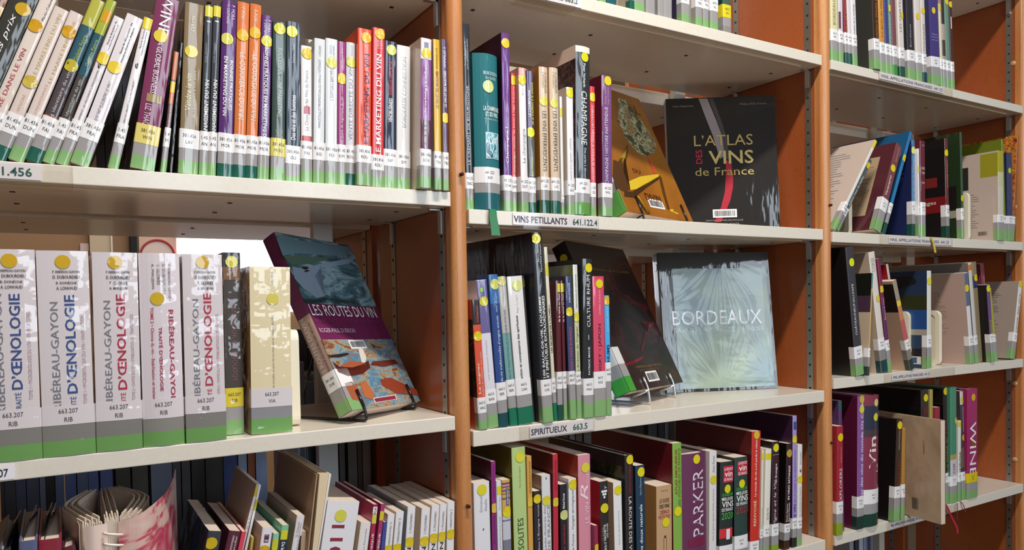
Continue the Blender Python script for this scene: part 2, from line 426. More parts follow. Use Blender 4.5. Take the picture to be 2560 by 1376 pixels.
def upright(x0, x1, label, ydir=1, y0=0, faces=(-1, 1), ends=(.012, .295), strips=(.035, .229)):
    r = tag(empty('upright_panel', (0, 0, 0)), label, 'bookcase side')
    ya, yb = ends
    box('panel', x0+.0005, x1-.0005, ya, yb, ZB, ZT, PANEL, r)
    if y0 == 0: round_nose('rounded_edge', x0, x1, ya-.004, NOSE, r, 1)
    else: round_nose('rounded_edge', x0, x1, yb+.004, NOSE, r, -1)
    for f in faces:
        xf = x0 if f < 0 else x1
        for ys in strips:
            st = box('metal_strip', min(xf, xf+f*.0012), max(xf, xf+f*.0012), ys-.0075, ys+.0075, ZB+.02, ZT-.02, STRIP, r)
            L = []; z = ZB+.05
            while z < ZT-.05:
                L.append((min(xf+f*.0012, xf+f*.0016), max(xf+f*.0012, xf+f*.0016), ys-.0022, ys+.0022, z, z+.0042)); z += .0245
            boxes('slots', L, SLOT, st)
            tag(st.children[0] if st.children else r, kind='stuff') if st.children else None
    if y0 == 0:
        for (zz) in (.1957, -.3008, -.80, .692):
            o = tube('screw_hole', [((x0+x1)/2+.001, -.0084, zz), ((x0+x1)/2+.001, -.0035, zz)], .0028, mat('#3a140a', 'matte'), r, 12)
    return r
u0 = upright(XL-.027, XL, 'wooden upright panel at the far left of the bookcase', faces=(1,))
u1 = upright(P1, P1b, 'orange wood upright between the left and middle bays')
u2 = upright(P2, P2b, 'orange wood upright between the middle and right bays')
u3 = upright(P3, P3+.027, 'orange wood upright closing the right bay', faces=(-1,))
for i, (y, z) in enumerate(((.006+.012, .618), (.016, .147+.09), (.015, -.44+.0), (.015, -.235))):
    tube('dowel_plug', [(P3-.0015, y+.006, z), (P3+.001, y+.006, z)], .0065, mat('#cda06a', 'card'), u3, 14)
for i, (a, c) in enumerate(((XL, 0), (P1, P1b), (P2, P2b), (P3, 0))):
    upright(a if c else (a-.027 if i == 0 else a), c or (a if i == 0 else a+.027), ['rear unit upright at the far left', 'rear unit upright behind the left and middle bays',
            'rear unit upright behind the middle and right bays', 'rear unit upright behind the right bay end'][i], y0=1, ends=(.335, .62), strips=(.372, .56),
            faces=((1,), (-1, 1), (-1, 1), (-1,))[i])
def shelf(x0, x1, zt, th, label, y0=0.0, y1=.285, clips=True, bead=True, holes=True):
    r = tag(empty('shelf', (0, 0, 0)), label, 'shelf')
    g = .0012
    box('board', x0+g+.0005, x1-g-.0005, y0, y1, zt-th, zt, CREAM, r, bevel=.0012)
    if bead:
        box('edge_bead', x0+.02, x1-.04, y0+.022, y0+.0245, zt-th-.0022, zt-th-.0001, mat('#e8cfb0', 'card'), r)
    if holes:
        L = [(x, x+.006, y, y+.006, zt-th-.0006, zt-th+.0001) for x in (x0+.06, x0+.30, x1-.30, x1-.055) for y in (y0+.085, y0+.20)]
        tag(boxes('fixing_holes', L, SLOT, r), kind='stuff')
    if clips:
        for xs, f in ((x0, 1), (x1, -1)):
            for y in (.035, .229):
                yy = y if y0 == 0 else y0+y-.0
                V = [(min(xs+f*.0017, xs+f*.0045), max(xs+f*.0017, xs+f*.0045), yy-.005, yy+.005, zt-th-.038, zt-th-.0008),
                     (min(xs+f*.0017, xs+f*.022), max(xs+f*.0017, xs+f*.022), yy-.005, yy+.005, zt-th-.0028, zt-th-.0008)]
                boxes('shelf_clip', V, CHROME, r)
    return r
SH = dict(
 L0=(XL, P1, .482, .021, 'white shelf above the leaning books, top left, seen from beneath'),
 L1=(XL, P1, .1692, .0213, 'white shelf of the left bay carrying the sign 381.456'),
 L2=(XL, P1, -.1641, .0210, 'white shelf of the left bay under the thick oenology volumes'),
 L3=(XL, P1, -.5000, .0210, 'lowest white shelf of the left bay, below the frame'),
 M1=(P1b, P2, .5039, .0210, 'white shelf of the middle bay with the 663.2 sign, topmost'),
 M2=(P1b, P2, .1458, .0223, 'white shelf of the middle bay with the sign VINS PETILLANTS'),
 M3=(P1b, P2, -.1901, .0238, 'white shelf of the middle bay with the sign SPIRITUEUX'),
 M4=(P1b, P2, -.5043, .0230, 'lowest white shelf of the middle bay under the wine guides'),
 R0=(P2b, P3, .809, .021, 'white shelf at the very top right, seen from beneath'),
 R1=(P2b, P3, .4995, .0198, 'white shelf of the right bay, highest with a sign'),
 R2=(P2b, P3, .1419, .0222, 'white shelf of the right bay, second, with a yellow ribbon over it'),
 R3=(P2b, P3, -.1676, .0222, 'white shelf of the right bay, third, with a small faint sign'),
 R4=(P2b, P3, -.5016, .0222, 'lowest white shelf of the right bay, crossed by red ribbons'))
for k, a in SH.items(): shelf(*a)
RS = [(XL, P1, .1665, 'rear unit shelf seen under the left bay shelf'), (XL, P1, -.505, 'rear unit low shelf behind the left bay'), (XL, P1, .50, 'rear unit high shelf behind the left bay'),
      (P1b, P2, .494, 'rear unit shelf edge showing above the sparkling wine books'), (P1b, P2, .128, 'rear unit shelf behind the middle bay, above the spirits books'), (P1b, P2, -.52, 'rear unit low shelf behind the middle bay'),
      (P2b, P3, .494, 'rear unit shelf edge showing high in the right bay'), (P2b, P3, .128, 'rear unit shelf behind the right bay, below eye level sign'), (P2b, P3, -.52, 'rear unit low shelf behind the right bay')]
for x0, x1, z, lb in RS: shelf(x0, x1, z, .030 if z == .494 else .021, lb, y0=.335, y1=.615, clips=False, bead=False)
# posts standing in the gap between the two units
for x0, x1, c, lb in ((.386, .421, '#dfe3e2', 'pale grey flat post in the gap behind the left bay'), (1.245, 1.275, '#cfd2cf', 'pale grey flat post in the gap behind the middle bay'), (2.02, 2.045, '#b9b4aa', 'pale grey flat post in the gap behind the right bay')):
    tag(box('metal_post', x0, x1, .302, .322, ZB, ZT, mat(c, 'card'), bevel=.002), lb, 'post')
# room: floor and far wall with what stands against it
FLZ = -1.45
tag(box('floor', -7, 9, -6, 7, FLZ-.05, FLZ, mat('#6f604e', 'card')), kind='structure')
WY = 3.6
def farpt(u, v): return hit(u, v, WY)
tag(box('wall_back', -5, 7, WY, WY+.1, FLZ, 2.2, mat('#a98462', 'matte')), kind='structure')
def far(name, u0, v0, u1, v1, col, label, cat, th=.03, yy=0, parent=None, emit=0, kind='matte', zlo=None, zhi=None):
    A, B = farpt(u0, v0), farpt(u1, v1); m = mat(col, kind)
    if emit:
        m = bpy.data.materials.new('daylight_pane'); nt, p = nodes_of(m)
        p.inputs['Emission Color'].default_value = lin(col); p.inputs['Emission Strength'].default_value = emit; p.inputs['Base Color'].default_value = lin(col)
    o = box(name, min(A.x, B.x), max(A.x, B.x), WY-yy-th, WY-yy-.002, zlo if zlo is not None else min(A.z, B.z), zhi if zhi is not None else max(A.z, B.z), m, parent)
    if label: tag(o, label, cat)
    return o
d1 = far('door_1', 222, 560, 283, 700, '#d9c4a8', None, None, .04, zlo=FLZ+.002, zhi=.75); d1['kind'] = 'structure'
tr = far('trim_1', 274, 560, 283, 700, '#f1ead8', None, None, .05, zlo=FLZ+.002, zhi=.75); tr['kind'] = 'structure'
far('black_post', 322, 560, 343, 700, '#1d1f1f', 'black post against the far wall, seen over the thick volumes', 'post', .06, zlo=FLZ+.002, zhi=1.0)
w2 = far('wall_far_pink', 343, 500, 441, 700, '#e6c3b2', None, None, .02, zlo=FLZ+.002, zhi=1.2); w2.name = 'wall_pink'; w2['kind'] = 'structure'
w3 = far('window_1', 441, 596, 1700, 760, '#e9f1ff', None, None, .02, emit=2.2); w3['kind'] = 'structure'
fr = far('trim_2', 441, 585, 1100, 597, '#d9b9a6', None, None, .05); fr['kind'] = 'structure'
far('notice_paper', 200, 609, 222, 628, '#efd6cf', 'small pink notice pinned beside the door on the far wall', 'notice', .01)
sg = empty('round_sign'); C0 = farpt(393, 640); tag(sg, 'white sign with a red ring on the pink far wall', 'sign')
tube('red_ring', [(C0.x+.085*math.cos(a*math.pi/16), WY-.035, C0.z+.085*math.sin(a*math.pi/16)) for a in range(32)], .006, mat('#c4474a', 'matte'), sg, 6, True)
V = [(C0.x+.083*math.cos(a*math.pi/16), WY-.03, C0.z+.083*math.sin(a*math.pi/16)) for a in range(32)]
mesh_obj('sign_face', V, [tuple(range(32))[::-1]], mat('#ecd2c8', 'card'), sg)
# ---- a bag of binders / backs on the rear unit
ORD = ['first', 'second', 'third', 'fourth', 'fifth', 'sixth', 'seventh', 'eighth', 'ninth', 'tenth', 'eleventh', 'twelfth', 'thirteenth', 'fourteenth', 'fifteenth', 'sixteenth', 'seventeenth', 'eighteenth', 'nineteenth', 'twentieth', 'twenty-first', 'twenty-second', 'twenty-third', 'twenty-fourth', 'twenty-fifth', 'twenty-sixth']
def backrow(lst, y, vpx, z0, zt, where, group, d=.2):
    last = -9
    for i, (a, c, col, nm) in enumerate(lst):
        A, B = hit(a, vpx, y), hit(c, vpx, y); x0 = max(A.x, last+.0006); x1 = B.x
        if x1-x0 < .003: x1 = x0+.003
        last = x1
        h = zt-z0-(.012*((i*7) % 4))
        bk = Book('binder', x1-x0, h, d, col, 'card', .001, 5, True)
        # turned round: the fore-edge side faces the near bookcase
        put(bk, Vector((x1, y+d, z0+.0003)), Vector((-1, 0, 0)), Vector((0, -1, 0)), Vector((0, 0, 1)))
        box('board_edge', .0005, x1-x0-.0005, d-.0035, d-.0005, .001, h-.001, mat(col, 'card'), bk.root)
        tag(bk.root, f'{nm} binder back, {ORD[i]} from the left, {where}', 'book', group)
L3B = [(0, 10, '#2a2c34', 'black'), (11, 38, '#31343f', 'charcoal'), (39, 64, '#3a4563', 'navy'), (66, 97, '#414c63', 'slate'), (99, 113, '#66758f', 'grey blue'), (114, 136, '#17171b', 'black'),  # last entry: no binder, a shaded gap filled with black
       (138, 160, '#566a92', 'blue'), (163, 190, '#5069a0', 'blue'), (193, 220, '#5d7198', 'grey blue'), (221, 246, '#536ba5', 'blue'), (251, 282, '#5563a0', 'blue'), (290, 326, '#44443f', 'grey'),
       (331, 370, '#4e4c45', 'olive grey'), (378, 431, '#7d8ba8', 'pale slate'), (433, 452, '#585960', 'grey'), (455, 476, '#525358', 'grey'), (480, 512, '#2c2a26', 'black'), (515, 558, '#3c3a36', 'charcoal'),
       (560, 594, '#3c5292', 'blue'), (597, 618, '#a8bfe0', 'pale blue'), (621, 638, '#a35a34', 'orange'), (641, 668, '#a5bde8', 'pale blue'), (753, 765, '#3e4260', 'navy'), (767, 792, '#26242e', 'black')]
backrow(L3B, .345, 1200, -.484, -.205, 'rear row, bottom left shelf', 'rear row behind the bottom left shelf')
backrow([(850, 863, '#6a655c', 'grey'), (871, 893, '#75736b', 'grey'), (895, 906, '#4e423a', 'brown'), (908, 926, '#7c6c5e', 'beige')], .345, 1180, -.484, -.205, 'right of the post, bottom left shelf', 'rear row right of the post')
backrow([(1371, 1387, '#b4bac2', 'pale grey'), (1404, 1420, '#4c4e55', 'grey'), (1424, 1437, '#8d949c', 'silver'), (1440, 1455, '#6c675d', 'olive'), (1460, 1480, '#74716c', 'taupe'), (1484, 1504, '#8b9198', 'silver'),
         (1590, 1610, '#4a4640', 'brown'), (1621, 1643, '#5e6067', 'grey'), (1646, 1661, '#505059', 'grey'), (1663, 1673, '#878b93', 'silver'), (1675, 1693, '#a2a8b1', 'pale grey'), (1695, 1707, '#4a443c', 'brown'), (1708, 1722, '#646b72', 'slate')],
        .345, 1090, -.499, -.215, 'behind the bottom middle shelf', 'rear row behind the bottom middle shelf')
backrow([(2124, 2134, '#9aa1ae', 'pale grey'), (2138, 2146, '#3c3e44', 'dark'), (2148, 2158, '#b4bccb', 'silver'), (2160, 2183, '#9aa8c6', 'pale blue')], .345, 1362, -.92, -.60, 'low behind the right bay', 'rear row low behind the right bay')
# ---- clear sign holders on the shelf fronts
def sign(zt, th, u0, u1, vref, txts, label, hold=None, h=.018, dz=0, col='#3a3c44'):
    """card between pixel columns u0,u1; txts = (text, u0, u1, colour)"""
    A, B = hit(u0, vref, 0), hit(u1, vref, 0); zc = zt-th/2+dz
    r = tag(empty('shelf_sign'), label, 'sign')
    c = box('card', A.x, B.x, -.0020, -.0014, zc-h/2, zc+h/2, mat('#efe9ef', 'card'), r)
    for t, a, b2, cl in txts:
        X0, X1 = hit(a, vref, 0).x, hit(b2, vref, 0).x
        P, Fs = text_pts(t, (X0+X1)/2, zc-.0005, X1-X0, h*.55, 0, len(t) < 20)
        mesh_obj('lettering', [(x, -.0024, z) for x, z in P], Fs, mat(cl, 'matte'), r)
    if hold:
        H0, H1 = hit(hold[0], vref, 0).x, hit(hold[1], vref, 0).x; e = .0012; g = zt-th-.004; tp = zt-.0015
        m = mat('#d9d2c6', 'clear')
        boxes('clear_holder', [(H0, H1, -.0036, -.0030, g, tp), (H0, H1, -.0036, .030, g-.0012, g-.0004), (H0, H0+e, -.0036, -.0004, g, tp), (H1-e, H1, -.0036, -.0004, g, tp)], m, r)
    return r

backrow([(240+i*24, 262+i*24, c, n) for i, (c, n) in enumerate((('#1c1a1c', 'black'), ('#201e22', 'black'), ('#2c2a2c', 'charcoal'), ('#1b1d28', 'navy'), ('#1e1c1c', 'black'), ('#26242a', 'charcoal'), ('#1d1b1c', 'black'), ('#2a2622', 'brown'), ('#1c1c22', 'black'), ('#222026', 'black'), ('#201e1e', 'black')))],
        .345, 380, .167, .41, 'added to darken gaps behind leaning books', 'added dark row in the gaps behind the leaning books')  # dark row added so the gaps between the leaning books turn black
backrow([(738, 760, '#8b98a8', 'grey blue'), (762, 790, '#7f8c9c', 'grey blue'), (792, 820, '#8895a6', 'grey blue')], .345, 930, -.484, -.095, 'behind the wine roads book', 'rear row behind the wine roads book', .1)
backrow([(744, 768, '#2a2220', 'dark brown'), (770, 800, '#241e1e', 'black'), (802, 826, '#2c2422', 'dark brown')], .46, 850, -.484, -.040, 'deeper behind the wine roads book', 'deep rear row behind the wine roads book', .1)
# ================================================================= books, left bay, top shelf
OR = '#d9793f'; BLK = '#26262a'
b('L1', -84, -10, 60, -38, -40, '#8a5a3c', 'multicoloured book cut by the left frame edge, leaning, top left', (('B', 5, 28, '#d9c08a'), ('B', 28, 60, '#a8323a')), nolabel=True)
b('L1', -8, 67, 60, 37, -40, '#34342f', 'thick black leaning book with a pale script title, top left', (('D', 20, .62, '#c99f12'), ('T', 'VINS à petits prix', 38, 300, .42, .30, WT, 'i')), call='', hard=True, rnd=.05)
b('L1', 20, 65, 170, 108, -28, '#dfd0c6', 'white leaning book with red title ending LE VIN, above the sign 381.456', (('D', 66, .40, '#cf9a14'), ('T', 'Martin Cubertafond', -24, 48, .72, .19, '#4b4038'), ('T', 'ENTREPRENDRE DANS LE VIN', 124, 400, .40, .30, '#c2515a')), call='DUN')
b('L1', 17, 59, 290, 137, 12.5, '#dccbc2', 'pale leaning book with faded yellow title, call letters DUN, light mark low', (('D', 205, .48, '#cbb04a'), ('T', 'LE MARKETING DU VIN', 35, 190, .55, .26, '#d8c48e'), ('T', 'SAVOIR VENDRE', 235, 320, .5, .2, '#dfb8a0')), call='DUN', g=DG)
b('L1', 17, 56, 405, 176, 24, '#dccbc4', 'pale leaning book with bright green foot, left of the two green-and-teal ones', (('D', 80, .50, '#cf9a14'), ('T', 'LE MARKETING', 88, 205, .6, .24, '#d9c48e'), ('T', 'DU VIN', 52, 72, .6, .24, '#d9c48e'), ('T', 'CONNAISSANCE', 210, 290, .5, .2, '#dfb8a0')), call='DUN')
b('L1', 62, 101, 406, 232, -9, '#4b4248', 'leaning lime and teal book with pale title, first of the pair', (('B', -9, 66, '#b2ae42'), ('B', 66, 165, '#2b5563'), ('B', 290, 318, '#b0533f'), ('D', 165, .42, '#bfae2a'), ('T', 'Galatée Faivre', 88, 150, .55, .30, '#a9bf5a'), ('T', 'Marketing identitaire du vin', 180, 345, .52, .32, '#d8cfc6')), call='FAI', g=DG)
b('L1', 104, 133, 408, 268, -6, '#46403f', 'leaning lime and teal book with pale title, second of the pair', (('B', -6, 85, '#a3ac35'), ('B', 85, 190, '#255262'), ('B', 300, 330, '#b8563a'), ('B', 27, 55, '#d3980f', .15, .95), ('T', 'Galatée Faivre', 100, 165, .5, .34, '#a9bf5a'), ('T', 'Marketing identitaire du vin', 200, 350, .5, .38, '#d0c8c0')), call='FAI')
b('L1', 139, 168, 410, 286, 37.5, '#e4dbdf', 'white leaning book on wine in the imagination, thin lettering, dot near its logo', (('D', 146, .5), ('T', 'Sous la direction de', 54, 112, .38, .16, '#3c3838', 'b'), ('T', 'Nadine Franjus-Adenis', 60, 124, .68, .16, '#3c3838', 'b'), ('T', 'PENSER AUTREMENT, LE VIN DANS L’IMAGINAIRE', 176, 345, .5, .2, '#5a5556'), ('T', '6', 158, 172, .4, .3, '#2c2a2a', 'b')), call='FRA')
b('L1', 173, 219, 416, 319, 31, '#e3dade', 'wider white leaning book with creased film and dot, call letters FRA', (('D', 170, .42), ('T', 'Sous la direction de', 58, 135, .45, .12, '#2c2a2a', 'b'), ('T', 'Nadine Franjus-Adenis', 66, 152, .68, .12, '#2c2a2a', 'b'), ('T', 'ORIGINE, QUE FAIT-ELLE ENTRE LE VIN ?', 205, 335, .5, .22, '#6b6b74')), call='FRA', rnd=.05)
b('L1', 270, 294, 422, 361, 41, '#e6dde0', 'thin white leaning book standing apart beside the black gap', (('B', 42, 73, '#e6c81c', .02, .98), ('T', 'Sous la direction', 74, 122, .35, .18, '#2c2a2a', 'b'), ('T', 'Nadine Franjus-Adenis', 78, 138, .66, .18, '#2c2a2a', 'b'), ('T', 'CULTURE DU VIN EST-ELLE MATÉRIELLE ?', 200, 325, .5, .24, '#4c4848'), ('T', '6', 158, 172, .4, .34, '#2c2a2a', 'b')), call='FRA')
b('L1', 325, 384, 428, 393, -16, '#7b3057', 'thick maroon book reading WINE A GLOBAL BUSINESS', (('D', 92, .42, '#dfc73c', .0078), ('T', 'WINE', -14, 88, .50, .46, WT, 'd'), ('T', 'A GLOBAL BUSINESS', 105, 235, .45, .24, '#eadfe6', 'd'), ('B', 236, 256, '#a08a5e', .22, .86), ('T', 'LIZ THACH &', 262, 335, .35, .26, '#e6dbe4', 'd')), call='WIN', lw='#e2cf74', hard=True, rnd=.06)
b('L1', 402, 419, 431, 436, 128, '#6a4a50', 'slim orange and mauve book, shorter, right of the thick maroon one', (('B', 128, 200, '#c06a44'), ('B', 204, 231, '#e0c02a'), ('B', 231, 260, '#c8714c'), ('T', 'Les Réseaux sociaux et le vin', 236, 318, .5, .34, '#ecd9cf')), call='MA')
b('L1', 422, 431, 432, 449, 106, '#232221', 'dark set-back book wrapped in shiny film beside the brown one', (), s=.012, nolabel=True, kind='wrap')
b('L1', 445, 493, 435, 462, 2.5, '#8a7454', 'wide brown book titled in pale yellow about selling wine', (('D', 130, .42, '#dcc94c'), ('T', 'CERVIN', 42, 80, .45, .17, '#e0d4c0'), ('T', 'Vendre le vin', 186, 278, .34, .30, '#e4d6a2'), ('T', 'de l’Antiquité à nos jours', 176, 295, .68, .17, '#dccfae')), call='LAV', hard=True)
for q, (xa, xb, xt) in enumerate(((498, 517, 514), (520, 538, 535))):
    b('L1', xa, xb, 438, xt, 9, '#3e4048', ['first', 'second'][q]+' of two slim dark grey books reading MANAGEMENT DU VIN', (('B', 15, 42, '#ddd04a'), ('B', 52, 56, '#cfcfd2', .25, .75), ('T', 'Cyrille MANDOU', 108, 158, .3, .22, '#b9bcc4', 'i'), ('T', 'MANAGEMENT DU VIN', 200, 345, .58, .52, WT, 'b')), call='MAN', rnd=.12)
b('L1', 544, 580, 441, 557, -3, '#56246b', 'tall purple book with two-line white title on marketing practice', (('D', 98, .38, '#d4cf62'), ('T', 'BONNES PRATIQUES', 150, 275, .72, .25, WT, 'db'), ('T', 'EN MARKETING DU VIN', 142, 290, .34, .25, WT, 'db'), ('T', 'P. MORA', 12, 48, .75, .22, '#ddcfe6', 'd'), ('T', 'Y. CASTAING', 12, 60, .4, .2, '#ddcfe6', 'd')), call='MOR', g=DG, rnd=.08)
b('L1', 583, 612, 444, 595, 2, OR, 'first of two orange books reading LE COMMERCE DU VIN', (('D', 88, .5, '#dfb426'), ('T', 'P. MORA', 20, 52, .45, .3, '#f0cdb4', 'd'), ('T', 'LE COMMERCE DU VIN', 132, 300, .52, .46, '#f3dccb', 'd')), call='MOR', g=DG, rnd=.13)
b('L1', 614, 642, 446, 627, 7, OR, 'second of two orange books reading LE COMMERCE DU VIN', (('D', 82, .48, '#dfb426'), ('T', 'P. MORA', 26, 60, .5, .3, '#f0cdb4', 'd'), ('T', 'LE COMMERCE DU VIN', 138, 302, .52, .46, '#f3dccb', 'd')), call='MOR', g=DG, rnd=.13)
b('L1', 644, 671, 447, 654, 35, '#5b2a70', 'purple book with one-line white title, right of the orange pair', (('D', 103, .55, '#d4cf4c'), ('T', 'BONNES PRATIQUES EN MARKETING DU', 118, 352, .5, .40, WT, 'db'), ('T', 'P. MORA', 50, 80, .72, .28, '#e3d6ea', 'd'), ('T', 'Y. CASTAING', 50, 92, .36, .26, '#e3d6ea', 'd')), call='MOR')
b('L1', 678, 712, 450, 683, 51, '#384a45', 'dark green book reading SUCCESSFUL WINE MARKETING', (('D', 72, .5, '#d3cf3e'), ('T', 'SUCCESSFUL WINE MARKETING', 120, 292, .55, .30, '#b9c2b4', 'd'), ('T', 'MOULTON', 325, 352, .72, .2, '#b9c2b4', 'd'), ('T', 'LAPSLEY', 325, 352, .4, .2, '#b9c2b4', 'd')), call='MOU', lw='#dccf62')
b('L1', 714, 751, 452, 717, 51, '#36404e', 'dark blue-grey book with pale title about wines and men', (('D', 80, .35, '#d3cf3e'), ('T', 'Stéphane Olivesi', 110, 158, .5, .2, '#c9d2da'), ('T', 'Des vins et des hommes', 238, 350, .5, .34, '#e4e8ea', 'b')), call='OLI', rnd=.04, bands=(.008, .024, .048))
b('L1', 752, 780, 454, 751, 112, '#eee9ea', 'white book with a red heart and red wedge on its spine', (('D', 133, .6, '#e0bf22'), ('T', 'La Chine aime les Vins de France', 176, 326, .5, .3, '#7d7c80'), ('B', 266, 284, '#b93446', .25, .85), ('B', 340, 366, '#bb2836', .08, .98)), call='PAI')
b('L1', 784, 810, 456, 787, 94, '#dfe2e4', 'silver-white book with tiny wine promotion title, cream back beside it', (('T', 'MARKETING ET PROMOTION DU VIN sur INTERNET', 148, 320, .5, .24, '#8a7d96'), ('T', 'E. REGNIER', 114, 140, .5, .2, '#8b8d94')), call='RES', rnd=.08)
b('L1', 814, 843, 457, 815, 94, '#dfe3e6', 'shiny white book reading L’EXPORT DU VIN', (('D', 157, .5, '#dbd763'), ('T', 'L’EXPORT DU VIN', 172, 250, .5, .3, '#b9a5b4', 'b'), ('T', 'E. RESNICK', 112, 142, .4, .2, '#96999f'), ('T', 'J. DE MABY', 112, 142, .7, .2, '#96999f')), call='RES')
b('L1', 844, 863, 459, 845, 102, '#9d3a78', 'slim magenta book on wine logistics', (('D', 197, .5, '#e0c41e'), ('T', 'Jean-Étienne Rime', 120, 175, .5, .36, '#eed6e4', 'i'), ('T', 'Petit traité de logistique du vin', 242, 368, .55, .42, '#f3dfea')), call='RIM')
b('L1', 865, 889, 461, 867, 104, '#dadde2', 'silver book with grey title on direct sales, dark green foot', (('D', 155, .55, '#d9d56a'), ('T', 'VENTE DIRECTE DU VIN', 165, 350, .5, .4, '#a09fac'), ('T', 'MICHEL ROUZET', 112, 140, .6, .2, '#96999f')), call='ROU', g=DG, rnd=.15)
b('L1', 891, 927, 463, 893, 68, '#e0512f', 'red-orange book reading LE MARKETING DU VIN in blue letters', (('D', 94, .6, '#e0b228'), ('T', 'LE MARKETING DU VIN', 134, 370, .66, .38, '#453a7c'), ('H', 'E.', 106, 111, .55, .15, WT), ('H', 'G.', 113, 118, .55, .15, WT)), call='ROU', s=.002)
b('L1', 930, 959, 464, 933, 67, '#d5363c', 'bright red book reading LE MARKETING DU VIN in white letters', (('D', 85, .6, '#e3ba26'), ('T', 'LE MARKETING DU VIN', 136, 392, .5, .44, WT, 'b'), ('T', 'E. ROUZET', 98, 122, .42, .2, '#f3dfe0'), ('T', 'G. SEGUIN', 98, 122, .7, .2, '#f3dfe0')), call='ROU', s=.006, bands=(.014, .024, .046))
b('L1', 960, 990, 466, 962, 100, '#252c44', 'navy book reading VINOBUSINESS with red author name', (('D', 125, .55, '#ccd46a'), ('T', 'VINOBUSINESS', 246, 306, .5, .3, WT, 'b'), ('T', 'ISABELLE SAPORTA', 154, 238, .5, .3, '#cf3a4c', 'b')), call='SAP')
b('L1', 992, 1025, 468, 993, 111, '#e8e7e8', 'white book in shiny film with barely legible grey title', (('T', 'BORDEAUX CONNECTION', 142, 318, .55, .28, '#b9bac0')), call='SIM', s=.014)
b('L1', 1051, 1077, 472, 1053, 93, '#8a4f92', 'white book with violet spine on wine making, cream side showing', (('B', 93, 148, '#e6dbe0'), ('B', 106, 121, '#4c4468', .3, .7), ('B', 300, 371, '#5c3348'), ('D', 133, .52, '#e0c41e'), ('T', 'Les clés de la démarche marketing à la vinification', 152, 376, .45, .28, '#f1e6ee', 'b')), call='SCH', s=-.014, d=.19, lf=(lambda k: k.frect('L', 0, k.d, 0, k.h, '#e0cdbd'),))
b('L1', 1088, 1104, 474, 1083, 97, '#d8ac2c', 'slim yellow book reading LE VIN ET SES MARCHES', (('T', 'LE VIN ET SES MARCHES', 178, 270, .5, .42, '#8a3a2a', 'b'), ('T', 'ANNALES n°5', 120, 172, .5, .36, '#b8862a', 'b')), call='TRI', s=-.008, lf=(lambda k: k.frect('L', 0, k.d, 0, k.h, '#c8b49c'),))
b('L1', 1109, 1122, 475, 1104, 97, '#54345c', 'slim purple book against the upright, right end, white title', (('D', 295, .5), ('T', 'LE VIN ET SES MARCHÉS', 178, 268, .5, .5, WT, 'b'), ('T', 'ANNALES 2', 118, 170, .5, .4, '#dcd0e0', 'b')), call='TRI', s=-.006, lf=(lambda k: k.frect('L', 0, k.d, 0, k.h, '#b9a48e'),))
flush('L1')
# ================================================================= left bay, middle shelf
def oeno(xa, xb, yb, xt, yt, ti, cl, rib, vol, auth, desc, y0, y1, dotx=.5, rr=.03):
    w = [('D', y0, dotx, '#cfa51c', .0078)]
    for i, a in enumerate(auth): w.append(('H', a, y0+20+i*14, y0+28+i*14, .56, .52 if len(a) > 12 else .4, '#4a4448', 'b'))
    w += [('T', 'RIBÉREAU-GAYON', rib[0], rib[1], .28, .19, '#7d7c84', ''), ('T', 'D’ŒNOLOGIE', ti[0], ti[1], .60, .20, cl, 'b'),
          ('T', 'TRAITÉ', ti[1]+8, ti[1]+58, .60, .13, cl), ('T', vol, y0+130, ti[1]+28, .84, .07, '#a8848e')]
    b('L2', xa, xb, yb, xt, yt, '#d9cfd2', desc, tuple(w), call='RIB', bands=(.018, .036, .058), hard=True, rnd=rr, s=.0, d=.175, grey='#817d78', lw='#dcd2d6', g='#6d9c56', size=.0052)
oeno(-34, 105, 1149, -54, 622, (735, 975), '#3a4f88', (735, 1035), 'TOME 1 • MICROBIOLOGIE DU VIN • VINIFICATIONS', ('P. RIBÉREAU-GAYON', 'D. DUBOURDIEU', 'B. DONÈCHE', 'A. LONVAUD'), 'thick white oenology volume cut by the left frame edge, blue title', 652, 0, .53)
oeno(109, 239, 1140, 89, 626, (738, 985), '#34508c', (755, 1025), 'TOME 1 • MICROBIOLOGIE DU VIN • VINIFICATIONS', ('P. RIBÉREAU-GAYON', 'D. DUBOURDIEU', 'B. DONÈCHE', 'A. LONVAUD'), 'thick white oenology volume with blue title, second from the left', 655, 0)
oeno(243, 356, 1128, 229, 630, (736, 975), '#b32a45', (752, 1020), 'TOME 2 • CHIMIE DU VIN • STABILISATION ET TRAITEMENTS', ('P. RIBÉREAU-GAYON', 'D. DUBOURDIEU', 'Y. GLORIES', 'A. MAUJEAN'), 'thick white oenology volume with red title, third from the left', 656, 0)
b('L2', 361, 463, 1122, 346, 632, '#ded3d8', 'white oenology volume with crimson sans title down its curved spine', (
    ('D', 747, .42, '#cfae28', .0078), ('T', 'P. RIBÉREAU-GAYON', 660, 752, .74, .075, '#4a3a40', 'd'), ('T', 'D. DUBOURDIEU', 660, 735, .60, .075, '#4a3a40', 'd'), ('T', 'Y. GLORIES', 660, 712, .46, .075, '#4a3a40', 'd'), ('T', 'A. MAUJEAN', 660, 722, .32, .075, '#4a3a40', 'd'),
    ('T', 'RIBÉREAU-GAYON', 775, 1012, .76, .15, '#a82848', 'db'), ('T', 'TRAITÉ D’ŒNOLOGIE', 818, 978, .48, .10, '#a82848', 'db'), ('T', 'TOME 2 • Chimie du vin - Stabilisation et traitements', 768, 1020, .28, .075, '#b23a54', 'db'), ('B', 1046, 1056, '#26201f', .02, .2), ('B', 1038, 1050, '#26201f', .82, .99)),
  call='RIB', bands=(.018, .034, .058), rnd=.10, s=.0, d=.175, grey='#8a8680', lw='#dcd2d6', g='#6d9c56', size=.0052)
